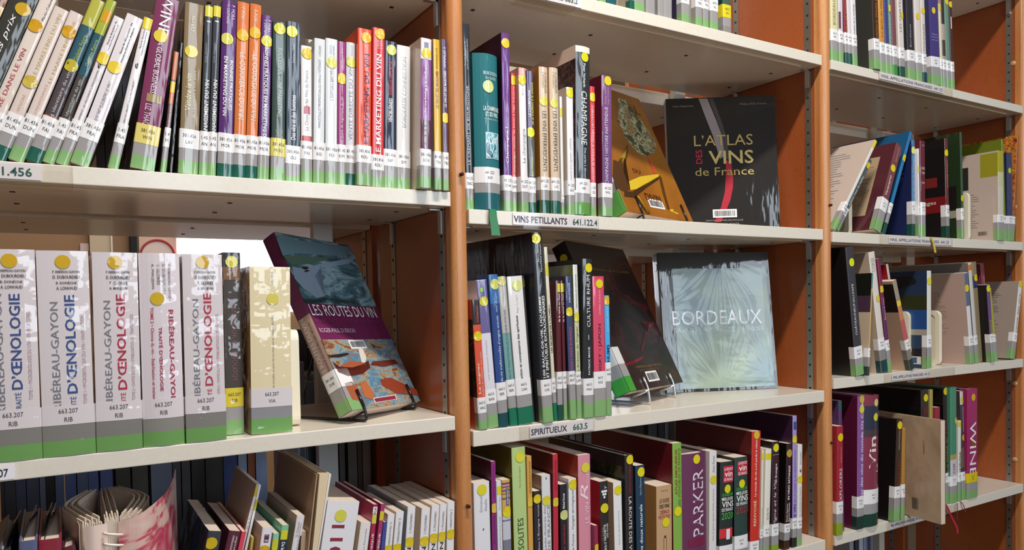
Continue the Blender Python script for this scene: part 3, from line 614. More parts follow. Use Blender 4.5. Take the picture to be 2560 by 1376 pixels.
oeno(467, 566, 1110, 455, 635, (733, 965), '#b5384e', (748, 1008), 'TOME 2 • CHIMIE DU VIN • STABILISATION ET TRAITEMENTS', ('P. RIBÉREAU-GAYON', 'D. DUBOURDIEU', 'Y. GLORIES', 'A. MAUJEAN'), 'thick white oenology volume with red title, beside the dark handbook', 656, 0, rr=.03)
b('L2', 567, 610, 1092, 557, 631, '#4a4440', 'dark handbook of enology in crinkled film, yellow label', (('B', 631, 660, '#3a3a3c'), ('B', 668, 700, '#7c5a40'), ('D', 655, .5, '#cfc338', .0078), ('T', 'Ribéreau-Gayon', 657, 718, .75, .2, '#d8d2c8', 'd'), ('T', 'Glories, Maujean', 657, 700, .38, .2, '#d8d2c8', 'd'), ('T', 'HANDBOOK OF ENOLOGY', 755, 955, .55, .28, '#8a5a60', 'd')), call='RIB', lw='#dcc63c', s=.03, d=.15, kind='wrap', bands=(.02, .037, .062))
b('L2', 630, 731, 1090, 624, 666, '#e4d5ae', 'thick pale yellow book in shiny film, left of the face-out book', (('D', 748, .55, '#d8cb5c', .0078), ('T', 'Emile Viard', 680, 712, .55, .07, '#7f7a72', 'd'), ('T', 'étude complète, au point de vue théorique et pratique (Ed.1892)', 788, 980, .55, .07, '#8a8478', '')), call='VIA', lw='#ddd3d6', s=.012, d=.16, rnd=.03, bands=(.02, .035, .060), grey='#8f8d92', g='#70a25c', lf=(lambda k: k.frect('L', 0, k.d, 0, k.h, '#c89a6a'),), size=.0048)
flush('L2')
# ================================================================= left bay, lowest shelf
HP = '#c3b3a2'
b('L3', -4, 43, 1376, 0, 1372, '#3a3f52', 'hardback with open black film flap at the far left, lowest shelf', s=.004, hard=True, nolabel=True)
b('L3', 47, 94, 1376, 47, 1356, '#5a6286', 'hardback with grey-blue spine head and raised film edge', s=.004, hard=True, nolabel=True)
b('L3', 96, 155, 1376, 96, 1353, '#8c2638', 'hardback with dark red spine head and raised film edge', s=.004, hard=True, nolabel=True)
b('L3', 157, 190, 1376, 156, 1372, '#5c2438', 'hardback with maroon spine head left of the comb-bound report', s=.004, hard=True, nolabel=True)
b('L3', 513, 552, 1376, 522, 1328, '#1a1b20', 'black leaning book with a yellow dot and crinkled silver spine', (('B', 1328, 1420, '#3c4048'), ('D', 1359, .35, '#cfb022'),), nolabel=True, d=.19, kind='wrap')
b('L3', 558, 594, 1376, 569, 1328, '#5a2436', 'maroon leaning book with white author names, lowest left shelf', (('T', 'A. Carbonneau', 1340, 1410, .42, .24, '#eadfe2'), ('T', 'J.-L. Escudier', 1340, 1405, .74, .24, '#eadfe2')), nolabel=True, d=.17)
b('L3', 595, 620, 1376, 605, 1330, '#d8455c', 'coral pink leaning book with bright cover edge', nolabel=True, d=.18)
b('L3', 597, 609, 1376, 637, 1211, '#cbb6a4', 'tall thin white leaning book with broad brown-beige cover', (('B', 1218, 1242, '#e0be22', .05, .95), ('B', 1242, 1440, '#e9e4e6', 0, 1), ('T', 'de la levure', 1272, 1325, .5, .5, '#4b4748')), nolabel=True, d=.14, s=.035)
b('L3', 612, 624, 1376, 647, 1213, '#eceaec', 'tall thin white leaning book with yellow mark halfway, behind the beige one', (('B', 1250, 1276, '#dccb20', .05, .95),), nolabel=True, d=.13, s=.035)
b('L3', 624, 629, 1376, 628, 1345, '#dcc860', 'small thin yellow book between pink and white books', nolabel=True, d=.1, s=.03)
b('L3', 636, 676, 1376, 643.5, 1322, '#e6e0e3', 'white book with a small maroon square logo', (('B', 1337, 1357, '#5a2c50', .28, .74), ('H', 'VIN', 1350, 1355, .5, .36, WT, 'b'), ('H', 'VIGNE', 1338, 1341, .5, .3, '#d8c8d4'), ('D', 1378, .45, '#d9a81e')), nolabel=True, d=.16, lf=(lambda k: k.frect('L', 0, k.d, 0, k.h, '#cdb098'),))
b('L3', 679, 694, 1376, 684, 1335, '#8fc4a8', 'short pale green book with yellow dot', (('D', 1362, .5, '#cfc62e'),), nolabel=True, d=.13)
b('L3', 697, 715, 1376, 705, 1314, '#7ec29a', 'green book with yellow and black spine panels', (('B', 1327, 1350, '#d4cd2c'), ('B', 1350, 1440, '#22304a'), ('T', 'De la', 1356, 1376, .5, .5, WT, 'bd')), nolabel=True, d=.16)
b('L3', 729, 749, 1376, 743, 1290, '#e2dadd', 'white book with grey author names and dark title strip', (('T', 'D. Delanoë', 1306, 1342, .35, .25, '#7c7880'), ('T', 'C. Maillard, D. Maisondieu', 1308, 1395, .65, .2, '#7c7880'), ('B', 1340, 1420, '#2a2829', .78, .99)), nolabel=True, d=.16, lf=(lambda k: k.frect('L', 0, k.d, 0, k.h, '#b49c8c'),))
b('L3', 752, 771, 1376, 753.5, 1330, '#c9a98e', 'plain beige-brown book behind the brown folder', nolabel=True, d=.12, s=.02)
b('L3', 797, 886, 1376, 814, 1255, '#e8e5ea', 'very thick white book with red numerals 2011', (('D', 1290, .45, '#d6d04e', .0085), ('T', '2011', 1313, 1430, .42, .40, '#8c2a3c', 'b')), nolabel=True, d=.15, rnd=.04)
b('L3', 894, 920, 1376, 903, 1307, '#e6dfe0', 'cream book with thin grey lettering, shorter than the crimson pair', (('T', 'Jean-Luc Fernandez', 1322, 1400, .6, .2, '#8f8a90'),), nolabel=True, d=.12, lf=(lambda k: k.frect('L', 0, k.d, 0, k.h, '#e3c6a6'),))
b('L3', 923, 937, 1376, 934, 1262, '#a8234a', 'first of two crimson books ending ONIQUE, white label at its head', (('B', 1268, 1286, '#ece7ea'), ('T', 'FLA', 1270, 1285, .5, .5, '#3a3638'), ('B', 1287, 1310, '#d3cb54'), ('T', 'CHRONIQUE', 1335, 1420, .5, .5, WT, 'b')), nolabel=True, d=.17)
b('L3', 939, 951, 1376, 952, 1261, '#a33a68', 'second of two crimson books ending ONIQUE', (('B', 1279, 1302, '#d9c23a'), ('T', 'CHRONIQUE', 1335, 1420, .5, .5, WT, 'b')), nolabel=True, d=.17)
b('L3', 952, 961, 1376, 959, 1306, '#3a4f9a', 'short blue book between crimson and white books', nolabel=True, d=.12)
FO = [(962, 980, 970, 1287, 0, 1306, 1366, 1376, 0), (983, 1003, 991, 1281, 0, 1296, 1358, 1372, 0), (1013, 1033, 1020, 1268, 0, 1285, 1333, 1356, 'N'), (1049, 1071, 1055, 1272, 0, 1288, 1336, 1354, 'N'),
      (1073, 1093, 1080, 1265, 0, 1280, 1328, 1346, 'N'), (1095, 1114, 1101, 1262, 0, 1279, 1326, 1342, 'N'), (1124, 1144, 1126, 1256, 0, 1274, 1321, 1336, 0)]
for i, (xa, xb, xt, yt, _, t1, t2, dy, N_) in enumerate(FO):
    pr = [('T', 'C. FOULONNEAU', t1, t2, .5, .26, '#4c4a52', 'd' if i in (0, 1, 6) else ''), ('D', dy, .5, '#dcc224')]
    if N_: pr.append(('T', 'N°', dy+14, dy+42, .5, .5, '#2c2a30', 'db'))
    b('L3', xa, xb, 1376, xt, yt, '#e9e6ea', ['white textbook with dot, first of seven at the right end', 'white textbook with dot, second of seven, stepped forward', 'white textbook with dot, third of seven, grey side band',
      'white textbook with dot, fourth of seven, widest gap before it', 'white textbook with dot, fifth of seven, letter N on spine', 'white textbook with dot, sixth of seven, letter N on spine', 'white textbook with dot, last of seven, against the upright'][i], tuple(pr), nolabel=True, d=.165 if i != 1 else .14,
      lf=((lambda k: k.frect('L', 0, k.d, 0, k.h, '#9a9ca2'),) if i == 2 else (lambda k: k.frect('L', 0, k.d, 0, k.h, '#e3cbb2'),)))
flush('L3')
# ================================================================= middle bay, highest shelf (only the feet of the books are in the picture)
M0 = [(1500, 1515, LG, '#d9dcd8', 'pale book foot, first in sight', ''), (1518, 1541, '#1b5560', '#b9c6c8', 'silver and teal book foot', ''), (1576, 1586, DG, '#b7a990', 'beige book foot with dark green band', 'BON'), (1587, 1612, LG, '#d9d2cc', 'pale book foot beside the beige one', ''),
      (1616, 1638, GR, '#dcd8d6', 'white book foot with label', 'BOU'), (1646, 1660, GR, '#b4303c', 'red edged book foot', 'GRA'), (1661, 1680, GR, '#c9cdd6', 'pale blue book foot with low label', 'MAN'), (1704, 1724, LG, '#c8c0b8', 'grey book foot with dark side', 'PEY'),
      (1741, 1756, LG, '#c3bdb8', 'narrow grey book foot', 'TER'), (1759, 1772, LG, '#cfc9c4', 'narrow white book foot', 'TRI'), (1777, 1796, LG, '#dcd6d0', 'white book foot with tidy label', 'VIL')]
for i, (xa, xb, g, c, nm, cl) in enumerate(M0):
    yb = 9+(xb-1520)*.2366-4
    b('M0', xa, xb, yb, xa-3, yb-430, c, nm+', highest middle shelf', (), s=.004, call=cl or 'BOI', g=g, bands=(.016, .034, .056), d=.16, lf=(lambda k: k.frect('L', 0, k.d*.8, 0, k.h, '#d3c8bc'),) if i != 7 else (lambda k: k.frect('L', 0, k.d, 0, k.h, '#2c2440'),))
b('M0', 1808, 1829, 84, 1800, -330, '#3f5c50', 'dark green book with yellow label at the right end, highest middle shelf', (), s=.004, call='VIV', lw='#e3d024', g='#8c8884', bands=(.012, .028, .052), hard=True, d=.2, lf=(lambda k: k.frect('L', 0, k.d, 0, k.h, '#123f38'),))
flush('M0')
# ================================================================= middle bay, second shelf
def LC(c): return (lambda k: k.frect('L', 0, k.d, 0, k.h, c),)
b('M1', 1165, 1189, 520, 1153, 57, '#2a2c33', 'black book beside the upright reading LE CREMANT DE BOURGOGNE', (('T', 'LE CRÉMANT DE BOURGOGNE', 215, 412, .42, .38, '#d9dade'), ('T', 'Sous la direction de', 104, 165, .25, .2, '#c4c6cc'), ('T', 'JEAN-FRANÇOIS BAZIN', 97, 175, .62, .22, '#c4c6cc', 'i')), call='BAZ', s=.012)
def champ(k):
    z0, z1 = .078, .118
    k.spine_strip('picture_panel', z0, z1, '#dfe9ee', .0006, .36, .96)
    k.spine_strip('picture_panel', z0+.001, z1-.001, art_mat('glass_picture', [(.3, '#2c6f80'), (.45, '#66b7c4'), (.52, '#e4eef0'), (.6, '#3f7f96'), (.7, '#2b3a48')], (60, 60, 30), 2, 1.5), .0009, .37, .95)
b('M1', 1190, 1257, 523, 1181, 127, '#26727a', 'thick teal rounded book reading LA CHAMPAGNE ET SES VINS', (('D', 216, .52, '#cfdd8e', .0095), ('H', 'BRUNO BOIDRON', 178, 187, .64, .62, '#cfe0dc'), ('H', 'Éric GLATRE', 189, 198, .64, .46, '#cfe0dc'), ('H', 'LA CHAMPAGNE', 265, 277, .66, .70, '#e6f1ee', 'b'), ('H', 'ET SES VINS', 280, 291, .66, .56, '#e6f1ee', 'b'), ('H', 'PREMIÈRE ÉDITION', 295, 300, .66, .62, '#a9c8c6')),
  call='BOI', hard=True, rnd=.20, s=.0, g='#1c5f68', bands=(.026, .041, .065), lf=(champ,), d=.15)
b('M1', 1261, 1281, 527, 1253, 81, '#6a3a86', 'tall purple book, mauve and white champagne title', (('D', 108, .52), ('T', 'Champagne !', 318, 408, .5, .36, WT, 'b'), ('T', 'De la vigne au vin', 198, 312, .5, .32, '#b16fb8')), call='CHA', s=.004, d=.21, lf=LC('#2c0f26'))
b('M1', 1282, 1292, 529, 1278, 183, '#d4434c', 'slim red book between purple and white champagne books', (('D', 201, .45, '#e3c61e'), ('T', 'La Champagne viticole, de Dinan à l’âge industriel', 215, 446, .55, .42, '#f3dcdc', 'b')), call='EMI', s=.012, d=.13)
b('M1', 1304, 1322, 531, 1296, 168, '#e8e5e4', 'white book reading Le champagne, pinkish cover side', (('B', 168, 188, '#e3a294'), ('D', 200, .5, '#e3cf1a'), ('T', 'Le champagne', 322, 407, .55, .48, '#6a6668'), ('T', 'Bruno Duteurtre', 185, 238, .5, .24, '#9a9698', 'i')), call='DUT', s=.003, lf=LC('#c9988a'))
b('M1', 1324, 1341, 532, 1316, 176, '#4d3c66', 'dark violet book with yellow script, champagne tradition', (('B', 340, 441, '#5c5a58'), ('D', 331, .4, '#dfe01e', .0078), ('T', 'LE CHAMPAGNE', 226, 292, .3, .34, '#f0eef2', 'b'), ('T', 'de la tradition à la science', 206, 312, .72, .32, '#cfd04c', 'bi'), ('T', 'Bruno Duteurtre', 394, 442, .5, .3, '#e3dc6a', 'i')), call='DUT', s=.008, g=DG)
for q, (xa, xb, yb, xt, yt, td) in enumerate(((1353, 1376, 534, 1347, 165, 253), (1380, 1403, 536, 1373, 167, 258))):
    b('M1', xa, xb, yb, xt, yt, '#d9c3ab', ['first', 'second'][q]+' of two beige LES VINS EFFERVESCENTS books', (('D', td, .5, '#dcd456', .0078), ('T', 'LES VINS EFFERVESCENTS', 278, 428, .52, .42, '#5c5450', 'd'), ('T', 'G. LIGER-BELAIR', 180, 232, .72, .24, '#8f8070', 'd'), ('T', 'J. ROUSSEAU', 180, 220, .42, .2, '#8f8070', 'd')), call='LIG', s=.002-.001*q, g=DG, rnd=.16, bands=(.021, .037, .058), lf=LC('#b3792a' if q == 0 else '#c59a68'))
b('M1', 1405, 1411, 538, 1399, 241, '#e6e4e2', 'very thin white booklet with yellow mark, short', (('B', 270, 292, '#dccf2c'),), call='22', s=.008, d=.12, bands=(.012, .02, .034))
b('M1', 1421, 1438, 539, 1416, 217, '#ebe9ec', 'white book reading LIMOUX in pale blue', (('D', 232, .55, '#e3d626', .0082), ('T', 'Histoire d’un vignoble - LIMOUX', 345, 452, .5, .32, '#a9b4cc')), call='GUI', s=.002, d=.12, lf=LC('#d3c2b4'))
def grape_cover(k):
    k.frect('L', k.d*.42, k.d, .04, k.h-.022, art_mat('dark_grapes', [(.3, '#0d0b10'), (.5, '#2c1a1e'), (.6, '#6a4a48'), (.68, '#1d1620')], (90, 90, 90), 4, .6), 'cover_photo')
    k.frect('L', 0, k.d*.42, .04, k.h-.022, '#1b1d3a'); k.frect('L', 0, k.d, k.h-.022, k.h, '#ead2c2')
b('M1', 1440, 1477, 540, 1439, 111, '#2e3034', 'tall black book reading CHAMPAGNE with cream head', (('B', 111, 131, '#f3e6da'), ('D', 142, .62, '#dcd81e', .0078), ('T', 'Pieter Verheyde', 158, 218, .55, .2, '#e6e6e8', 'db'), ('T', 'CHAMPAGNE', 228, 362, .55, .40, '#e6e6e8', 'd'), ('T', 'Des perles à découvrir', 370, 455, .6, .18, '#cfdce6', 'db')), call='VER', hard=True, rnd=.1, s=.0, d=.235, g='#5f9c46', bands=(.021, .036, .060), lf=(grape_cover,))
b('M1', 1479, 1491, 542, 1475, 215, '#d6414c', 'slim red book with long white title on champagne territories', (('D', 243, .5, '#e3cf1c'), ('T', 'La construction des territoires du Champagne (1811-1911-2011)', 265, 466, .5, .5, '#f3dcdc', 'b')), call='WOL', s=.006, d=.13)
b('M1', 1507, 1532, 545, 1504, 187, '#704a7c', 'purple book with white title on champagne history', (('B', 187, 330, '#7a4a7c'), ('D', 202, .6, '#e3cf1c', .0078), ('T', 'CHAMPAGNE ! HISTOIRE INATTENDUE', 268, 460, .42, .30, '#e9dcec'), ('T', 'Claudine Wolikow', 215, 262, .35, .16, '#cdb4d2'), ('T', 'Serge Wolikow', 218, 262, .62, .16, '#cdb4d2')), call='WOL', s=.0, d=.16, lf=LC('#661a32'), size=.0038)
flush('M1')
# ================================================================= middle bay, third shelf
def bottles(k):
    k.frect('L', 0, k.d*.3, .05, k.h-.03, '#1c211f')
    for i in range(4): k.frect('L', k.d*(.38+.12*i), k.d*(.42+.12*i), .09, k.h-.08-.008*i, ['#3c2c22', '#5a2f2c', '#46462c', '#7a3a1c'][i], 'bottle_picture')
b('M2', 1199, 1223, 1073, 1178, 750, '#d8553a', 'orange-red cognac book with black head, beside the upright', (('B', 750, 812, '#2b2c30'), ('D', 841, .5, '#e0c824'), ('T', 'ARNOD-DUTARD', 765, 808, .6, .3, '#c9392c'), ('T', 'Le cognac', 908, 985, .34, .34, '#f1e3da', 'b'), ('T', 'SES SECRETS ET GRANDES HISTOIRES', 880, 1005, .72, .16, '#f1d3c8')), call='ARG', s=.0, lf=(lambda k: k.frect('L', 0, k.d, .05, k.h-.03, art_mat('dark_label_art', [(.35, '#120d0c'), (.55, '#3c1c14'), (.62, '#8a4a2a'), (.7, '#1a1412')], (60, 60, 60))),), bands=(.014, .026, .050))
b('M2', 1217, 1247, 1071, 1186, 701, '#dddae4', 'white book with violet-blue head, second on the spirits shelf', (('B', 701, 833, '#6a6496'), ('D', 754, .55, '#d3c928'), ('D', 725, .4, '#8cc04c', .0035), ('T', 'une exception française', 850, 950, .45, .2, '#b9b6c8')), call='BAN', s=.006, bands=(.021, .038, .060))
b('M2', 1250, 1273, 1069, 1222, 687, '#2c4a8a', 'blue book with white title on traditional spirits', (('B', 687, 760, '#3a72b4'), ('D', 711, .6, '#d0d262', .0082), ('T', 'Eaux-de-vie traditionnelles d’origine vinicole', 790, 978, .62, .34, '#e9edf3'), ('T', 'Alain Bougler', 730, 782, .6, .22, '#cfe0f0', 'i')), call='BER', s=.004, g='#174a50', rnd=.1, hard=True, bands=(.022, .042, .07))
b('M2', 1275, 1296, 1065, 1243, 692, '#74a3a2', 'grey and teal book on spirits of wine origin', (('B', 692, 833, '#bdb8b6'), ('D', 703, .5, '#d6d07c'), ('T', 'EAUX-DE-VIE TRADITIONNELLES D’ORIGINE VITICOLE', 775, 970, .5, .26, '#5f7476')), call='BER', s=.006, g='#177052', bands=(.028, .047, .073))
b('M2', 1298, 1335, 1062, 1268, 692, '#e9e6e6', 'wide white book with black title on knowing spirits', (('D', 714, .58, '#dade86', .0088), ('T', 'Production et connaissance des spiritueux', 788, 968, .42, .22, '#3a3838', 'b'), ('T', 'Roger Cantagrel', 738, 782, .5, .16, '#a6a3a6')), call='CAN', s=.003, g='#177052', rnd=.06, bands=(.028, .047, .073))
b('M2', 1327, 1341, 1050, 1299, 690, '#4a4846', 'dark grey recessed book between white and tall black ones', (('D', 708, .5, '#6a662c'),), s=.02, d=.12, nolabel=True)
b('M2', 1357, 1384, 1062, 1327, 581, '#24262e', 'tall black book reading 100 EAUX-DE-VIE in white', (('D', 597, .38, '#d9cf26', .0082), ('T', '100 EAUX-DE-VIE, LIQUEURS', 742, 945, .36, .28, WT, 'b'), ('T', 'ET SPIRITUEUX EXTRAORDINAIRES', 740, 945, .70, .28, WT, 'b'), ('T', 'Pierre Chevrier', 610, 655, .45, .2, '#d9dde4'), ('T', 'Pierre-Michel Delessert', 610, 680, .70, .2, '#d9dde4')), call='CHE', s=-.004, d=.25, hard=True, bands=(.026, .044, .070), lf=(bottles,))
b('M2', 1386, 1394, 1057, 1360, 618, '#d9d2bc', 'thin cream book on the secrets of the still', (('B', 658, 690, '#d3c53c'), ('T', 'LES SECRETS DE L’ALAMBIC', 762, 882, .5, .5, '#3a3434', 'b')), call='CIZ', s=.004, g='#177052', bands=(.03, .047, .07))
for q, (xa, xb, xt) in enumerate(((1396, 1409, 1389), (1411, 1420, 1401))):
    b('M2', xa, xb, 1057, xt, 702, '#5a2028', ['first', 'second'][q]+' of two slim maroon books on cane and rum', (('B', 709, 731, '#dccb4a', .0 if q else .3, 1), ('T', 'de la canne au rhum', 734, 806, .6, .44, '#efe4e2', 'b')), call='FAH', s=.004, g=['#1a4a40', LG][q], bands=(.026, .052, .080))
b('M2', 1422, 1442, 1056, 1408, 691, '#3d4670', 'navy book reading WHISKY MADE IN FRANCE in pink', (('D', 780, .48, '#e0cb26'), ('T', 'ROBIN ENTREINGER', 707, 757, .55, .28, '#cfd6e6', 'b'), ('T', 'WHISKY MADE IN FRANCE', 818, 932, .5, .38, '#d4606c')), call='ENT', s=.0, bands=(.034, .058, .080), lf=LC('#23263c'))
b('M2', 1444, 1457, 1054, 1432, 662, '#c9cba2', 'pale green mottled book with dark cognac script', (('B', 662, 790, '#dddcd4'), ('D', 793, .5, '#dccf3c'), ('T', 'VÉRONIQUE LEMOINE', 686, 772, .5, .4, '#84846a'), ('T', 'Les Arômes du Cognac', 816, 942, .5, .5, '#5c5c30', 'i')), call='LEM', s=.004, bands=(.032, .056, .078), d=.19, lf=(lambda k: k.frect('L', 0, k.d, 0, k.h, art_mat('leaf_cover', [(.3, '#6f6f64'), (.5, '#8c8c80'), (.6, '#7c8448'), (.7, '#55602c')], (22, 22, 14))),))
b('M2', 1460, 1485, 1050, 1455, 647, '#26272b', 'black book reading CULTURE RHUM in white', (('D', 670, .62, '#e3d01c'), ('T', 'CULTURE RHUM', 688, 818, .55, .34, WT), ('B', 838, 850, '#d9dade', .5, .56), ('T', 'PATRICK MAHE', 868, 938, .55, .2, '#e3e3e4', 'b')), call='MAH', s=-.002, d=.23, hard=True, bands=(.024, .038, .066))
b('M2', 1488, 1516, 1045, 1482, 691, '#d84c6a', 'pink book reading WHISKY JAPON', (('D', 710, .55, '#e3cf1c'), ('T', 'WHISKY • JAPON', 810, 955, .55, .32, '#3c2c3c'), ('T', 'DOMINIC ROSKROW', 725, 787, .55, .16, '#efb9c6')), call='ROS', s=-.002, bands=(.028, .048, .076))
b('M2', 1518, 1530, 1041, 1511, 739, '#4ab0e8', 'sky blue book reading 120 RHUMS', (('D', 752, .5, '#e0b41e'), ('T', '120 RHUMS', 862, 942, .5, .56, '#17385c', 'b'), ('T', 'ALEXANDRE VINGTIER', 765, 832, .5, .3, '#b9e2f4')), call='VIN', s=.0, bands=(.03, .058, .090))
flush('M2')
# ================================================================= middle bay, lowest shelf
P_ = dict(nolabel=True)
b('M3', 1188, 1227, 1376, 1184, 1210, '#e6e4ea', 'white book with grey lettering beside the upright, bottom shelf', (('D', 1225, .5, '#ddd12a', .0085), ('T', 'Emmanuel', 1240, 1280, .42, .18, '#a9a7b0'), ('T', 'Abadie', 1250, 1280, .72, .18, '#a9a7b0'), ('B', 1322, 1327, '#5c5c60', .5, .58)), **P_)
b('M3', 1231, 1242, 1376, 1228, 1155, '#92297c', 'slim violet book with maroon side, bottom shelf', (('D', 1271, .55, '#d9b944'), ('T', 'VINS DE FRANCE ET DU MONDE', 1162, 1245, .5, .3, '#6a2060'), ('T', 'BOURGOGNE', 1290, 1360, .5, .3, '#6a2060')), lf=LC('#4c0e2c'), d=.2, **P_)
b('M3', 1245, 1257, 1376, 1241, 1204, '#dde0ec', 'slim white book with pale blue lettering', (('B', 1216, 1237, '#e0ce24', .1, 1), ('T', 'Florent Vieux', 1243, 1275, .55, .3, '#8fa4c9'), ('T', 'L’AMPHIGOURI DE LA VIGNE', 1292, 1376, .55, .3, '#a0a6b9')), d=.12, **P_)
def cave(k): 
    k.spine_strip('spine_panel', k.h*.0+.03, k.h-.092, '#cfcdd6', .0004)
b('M3', 1259, 1279, 1376, 1255, 1202, '#d3a95c', 'small book with purple and ochre stripes and ornate foot', (('B', 1207, 1212, '#7a4a76'), ('B', 1216, 1220, '#86537e'), ('B', 1225, 1229, '#7a4a76'), ('B', 1233, 1237, '#b1803c'), ('B', 1245, 1249, '#7a4a76'), ('B', 1222, 1265, '#4d5a86', .45, .78), ('T', 'Guides Bernini', 1225, 1262, .61, .2, '#d3d6e4', 'b'), ('D', 1281, .6, '#e0cf1e', .0085), ('B', 1290, 1420, '#c9c8d6'), ('B', 1300, 1304, '#8a8aa6'), ('B', 1350, 1420, '#9a9ab4')), d=.1, **P_)
b('M3', 1286, 1320, 1376, 1279, 1121, '#b9cf88', 'tall lime green book ending SOLITES', (('D', 1143, .6, '#ddd536', .0088), ('T', 'Pierrick Bourgault', 1167, 1220, .55, .16, '#8a9a5c'), ('T', 'VIGNOBLES INSOLITES', 1296, 1520, .5, .42, '#3a4a24')), lf=LC('#6f6a14'), d=.24, **P_)
b('M3', 1322, 1334, 1376, 1317, 1142, '#d9a24c', 'orange book reading of wines of France and the world', (('D', 1255, .5, '#e0bc3c', .008), ('T', 'VINS DE FRANCE ET DU MONDE', 1154, 1234, .55, .36, '#7a5a2c')), **P_)
b('M3', 1337, 1355, 1376, 1334, 1230, '#2c2630', 'black book in white serif, Haut Poitou', (('D', 1248, .5, '#e0c81e'), ('T', 'Françoise Coquelle', 1262, 1292, .6, .28, '#dcd8dc'), ('T', 'Le Haut Poitou L’Envigne', 1298, 1440, .6, .36, '#e3dfe3')), d=.13, **P_)
b('M3', 1358, 1380, 1376, 1354, 1191, '#dedde0', 'white illustrated encyclopedia with grey serif title', (('D', 1252, .5, '#dcd03a', .008), ('T', 'Encyclopédie illustrée des', 1266, 1420, .3, .28, '#96969c'), ('T', 'VINS DE FRANCE', 1264, 1430, .7, .32, '#8c8c94'), ('B', 1194, 1199, '#4a4a50', .45, .55)), d=.15, lf=LC('#9c8678'), **P_)
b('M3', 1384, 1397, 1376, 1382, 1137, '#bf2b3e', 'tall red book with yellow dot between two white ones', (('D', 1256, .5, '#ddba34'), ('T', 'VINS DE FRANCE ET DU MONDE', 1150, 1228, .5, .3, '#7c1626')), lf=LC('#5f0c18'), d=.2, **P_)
b('M3', 1403, 1421, 1376, 1400, 1213, '#25232a', 'black book with white and red lettering, pale dot', (('D', 1288, .5, '#ccd086', .0082), ('T', 'Michel Dovaz', 1234, 1272, .45, .3, WT, 'b'), ('T', 'Vendanges amères', 1312, 1440, .45, .34, '#c92c3c', 'b')), d=.12, **P_)
b('M3', 1424, 1443, 1376, 1422, 1199, '#e8e6e9', 'white book of oenological journeys through wines of France', (('D', 1212, .55, '#e0cc24', .0085), ('T', 'vins de France - Voyages œnologiques', 1226, 1400, .5, .38, '#77757c', 'i')), d=.14, **P_)
b('M3', 1448, 1482, 1376, 1445, 1140, '#d98ea0', 'pink book reading LE VIN ROSE', (('D', 1170, .58, '#dccf3c', .0085), ('T', 'LE VIN', 1258, 1310, .66, .3, '#f1d3dc'), ('T', 'R', 1212, 1252, .45, .6, '#f3dbe2', 'i'), ('T', 'OSÉ', 1183, 1212, .7, .26, '#f1d3dc')), lf=LC('#a8452f'), d=.22, **P_)
b('M3', 1484, 1496, 1376, 1483, 1316, '#8f2f54', 'small maroon book low between pink and black guides', (('D', 1372, .6, '#ddc01e'),), d=.09, s=-.004, **P_)
def grapes(k):
    z = k.h-.017
    for i, (x, dz) in enumerate(((.28, 0), (.5, 0), (.72, 0), (.38, -.005), (.62, -.005), (.5, -.010))):
        k.dot(z+dz, x, WT, .0022)
    k.text('Y', .66, z+.007, .006, .005, 1, WT, ital=True)
b('M3', 1503, 1524, 1376, 1499, 1206, '#2c2829', 'black wine guide with white grape cluster and red side', (('D', 1271, .5, '#e0d21c', .0082), ('T', 'LE GUIDE', 1318, 1352, .25, .2, '#8f8c8e'), ('T', 'HACHETTE', 1312, 1352, .48, .28, WT, 'b'), ('T', 'DES ROSÉS', 1310, 1346, .76, .22, '#d9d6d8', 'b'), ('T', '2016-17', 1355, 1378, .5, .3, WT, 'b')), lf=LC('#b3202e')+(grapes,), d=.12, **P_)
b('M3', 1537, 1558, 1376, 1533, 1208, '#ebe9ea', 'white book with tiny grey title on French vineyards', (('D', 1226, .55, '#e3d316', .0082), ('T', 'Étude des vignobles de France', 1278, 1362, .55, .2, '#8c8a90')), lf=LC('#cfa98c'), d=.15, **P_)
def road(k): k.frect('L', k.d*.3, k.d*.97, k.h*.3, k.h-.02, art_mat('hill_road', [(.3, '#15120e'), (.45, '#2f3a18'), (.55, '#4c5a24'), (.62, '#8a7f66'), (.7, '#3a2c4a')], (16, 16, 16), 3, 1.5), 'cover_photo')
b('M3', 1565, 1586, 1376, 1562, 1140, '#2c2326', 'dark book reading LA ROUTE DES VINS downwards', (('D', 1150, .6, '#e0d01c', .0082), ('T', 'FERDINAND VON REMENT', 1165, 1235, .55, .22, '#9a2430', 'b'), ('T', 'LA ROUTE DES VINS', 1243, 1400, .55, .34, WT, 'd')), lf=LC('#17120f')+(road,), d=.235, hard=True, **P_)
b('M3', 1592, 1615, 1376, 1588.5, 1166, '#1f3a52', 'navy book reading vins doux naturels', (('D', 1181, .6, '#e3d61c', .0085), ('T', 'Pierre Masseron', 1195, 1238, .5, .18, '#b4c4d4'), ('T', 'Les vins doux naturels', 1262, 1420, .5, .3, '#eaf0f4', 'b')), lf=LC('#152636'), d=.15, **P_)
b('M3', 1642, 1681, 1376, 1641, 1218, '#c6a078', 'tan wine guide, black and red lettering, bottle drawing', (('H', 'LE GUIDE', 1247, 1257, .5, .62, '#3c3026'), ('H', 'DES VINS', 1261, 1271, .5, .64, '#3c3026', 'b'), ('H', 'ZÉRO', 1274, 1285, .5, .6, '#b33a36', 'b'), ('H', 'PESTICIDES', 1288, 1297, .5, .72, '#b33a36'), ('D', 1307, .58, '#e0d31c', .0085), ('H', 'EVELYNE', 1226, 1229, .5, .4, '#6c5642'), ('B', 1340, 1346, '#54402c', .47, .60), ('B', 1346, 1420, '#54402c', .44, .46), ('B', 1346, 1420, '#54402c', .61, .63)), lf=LC('#c08a4e'), d=.11, **P_)
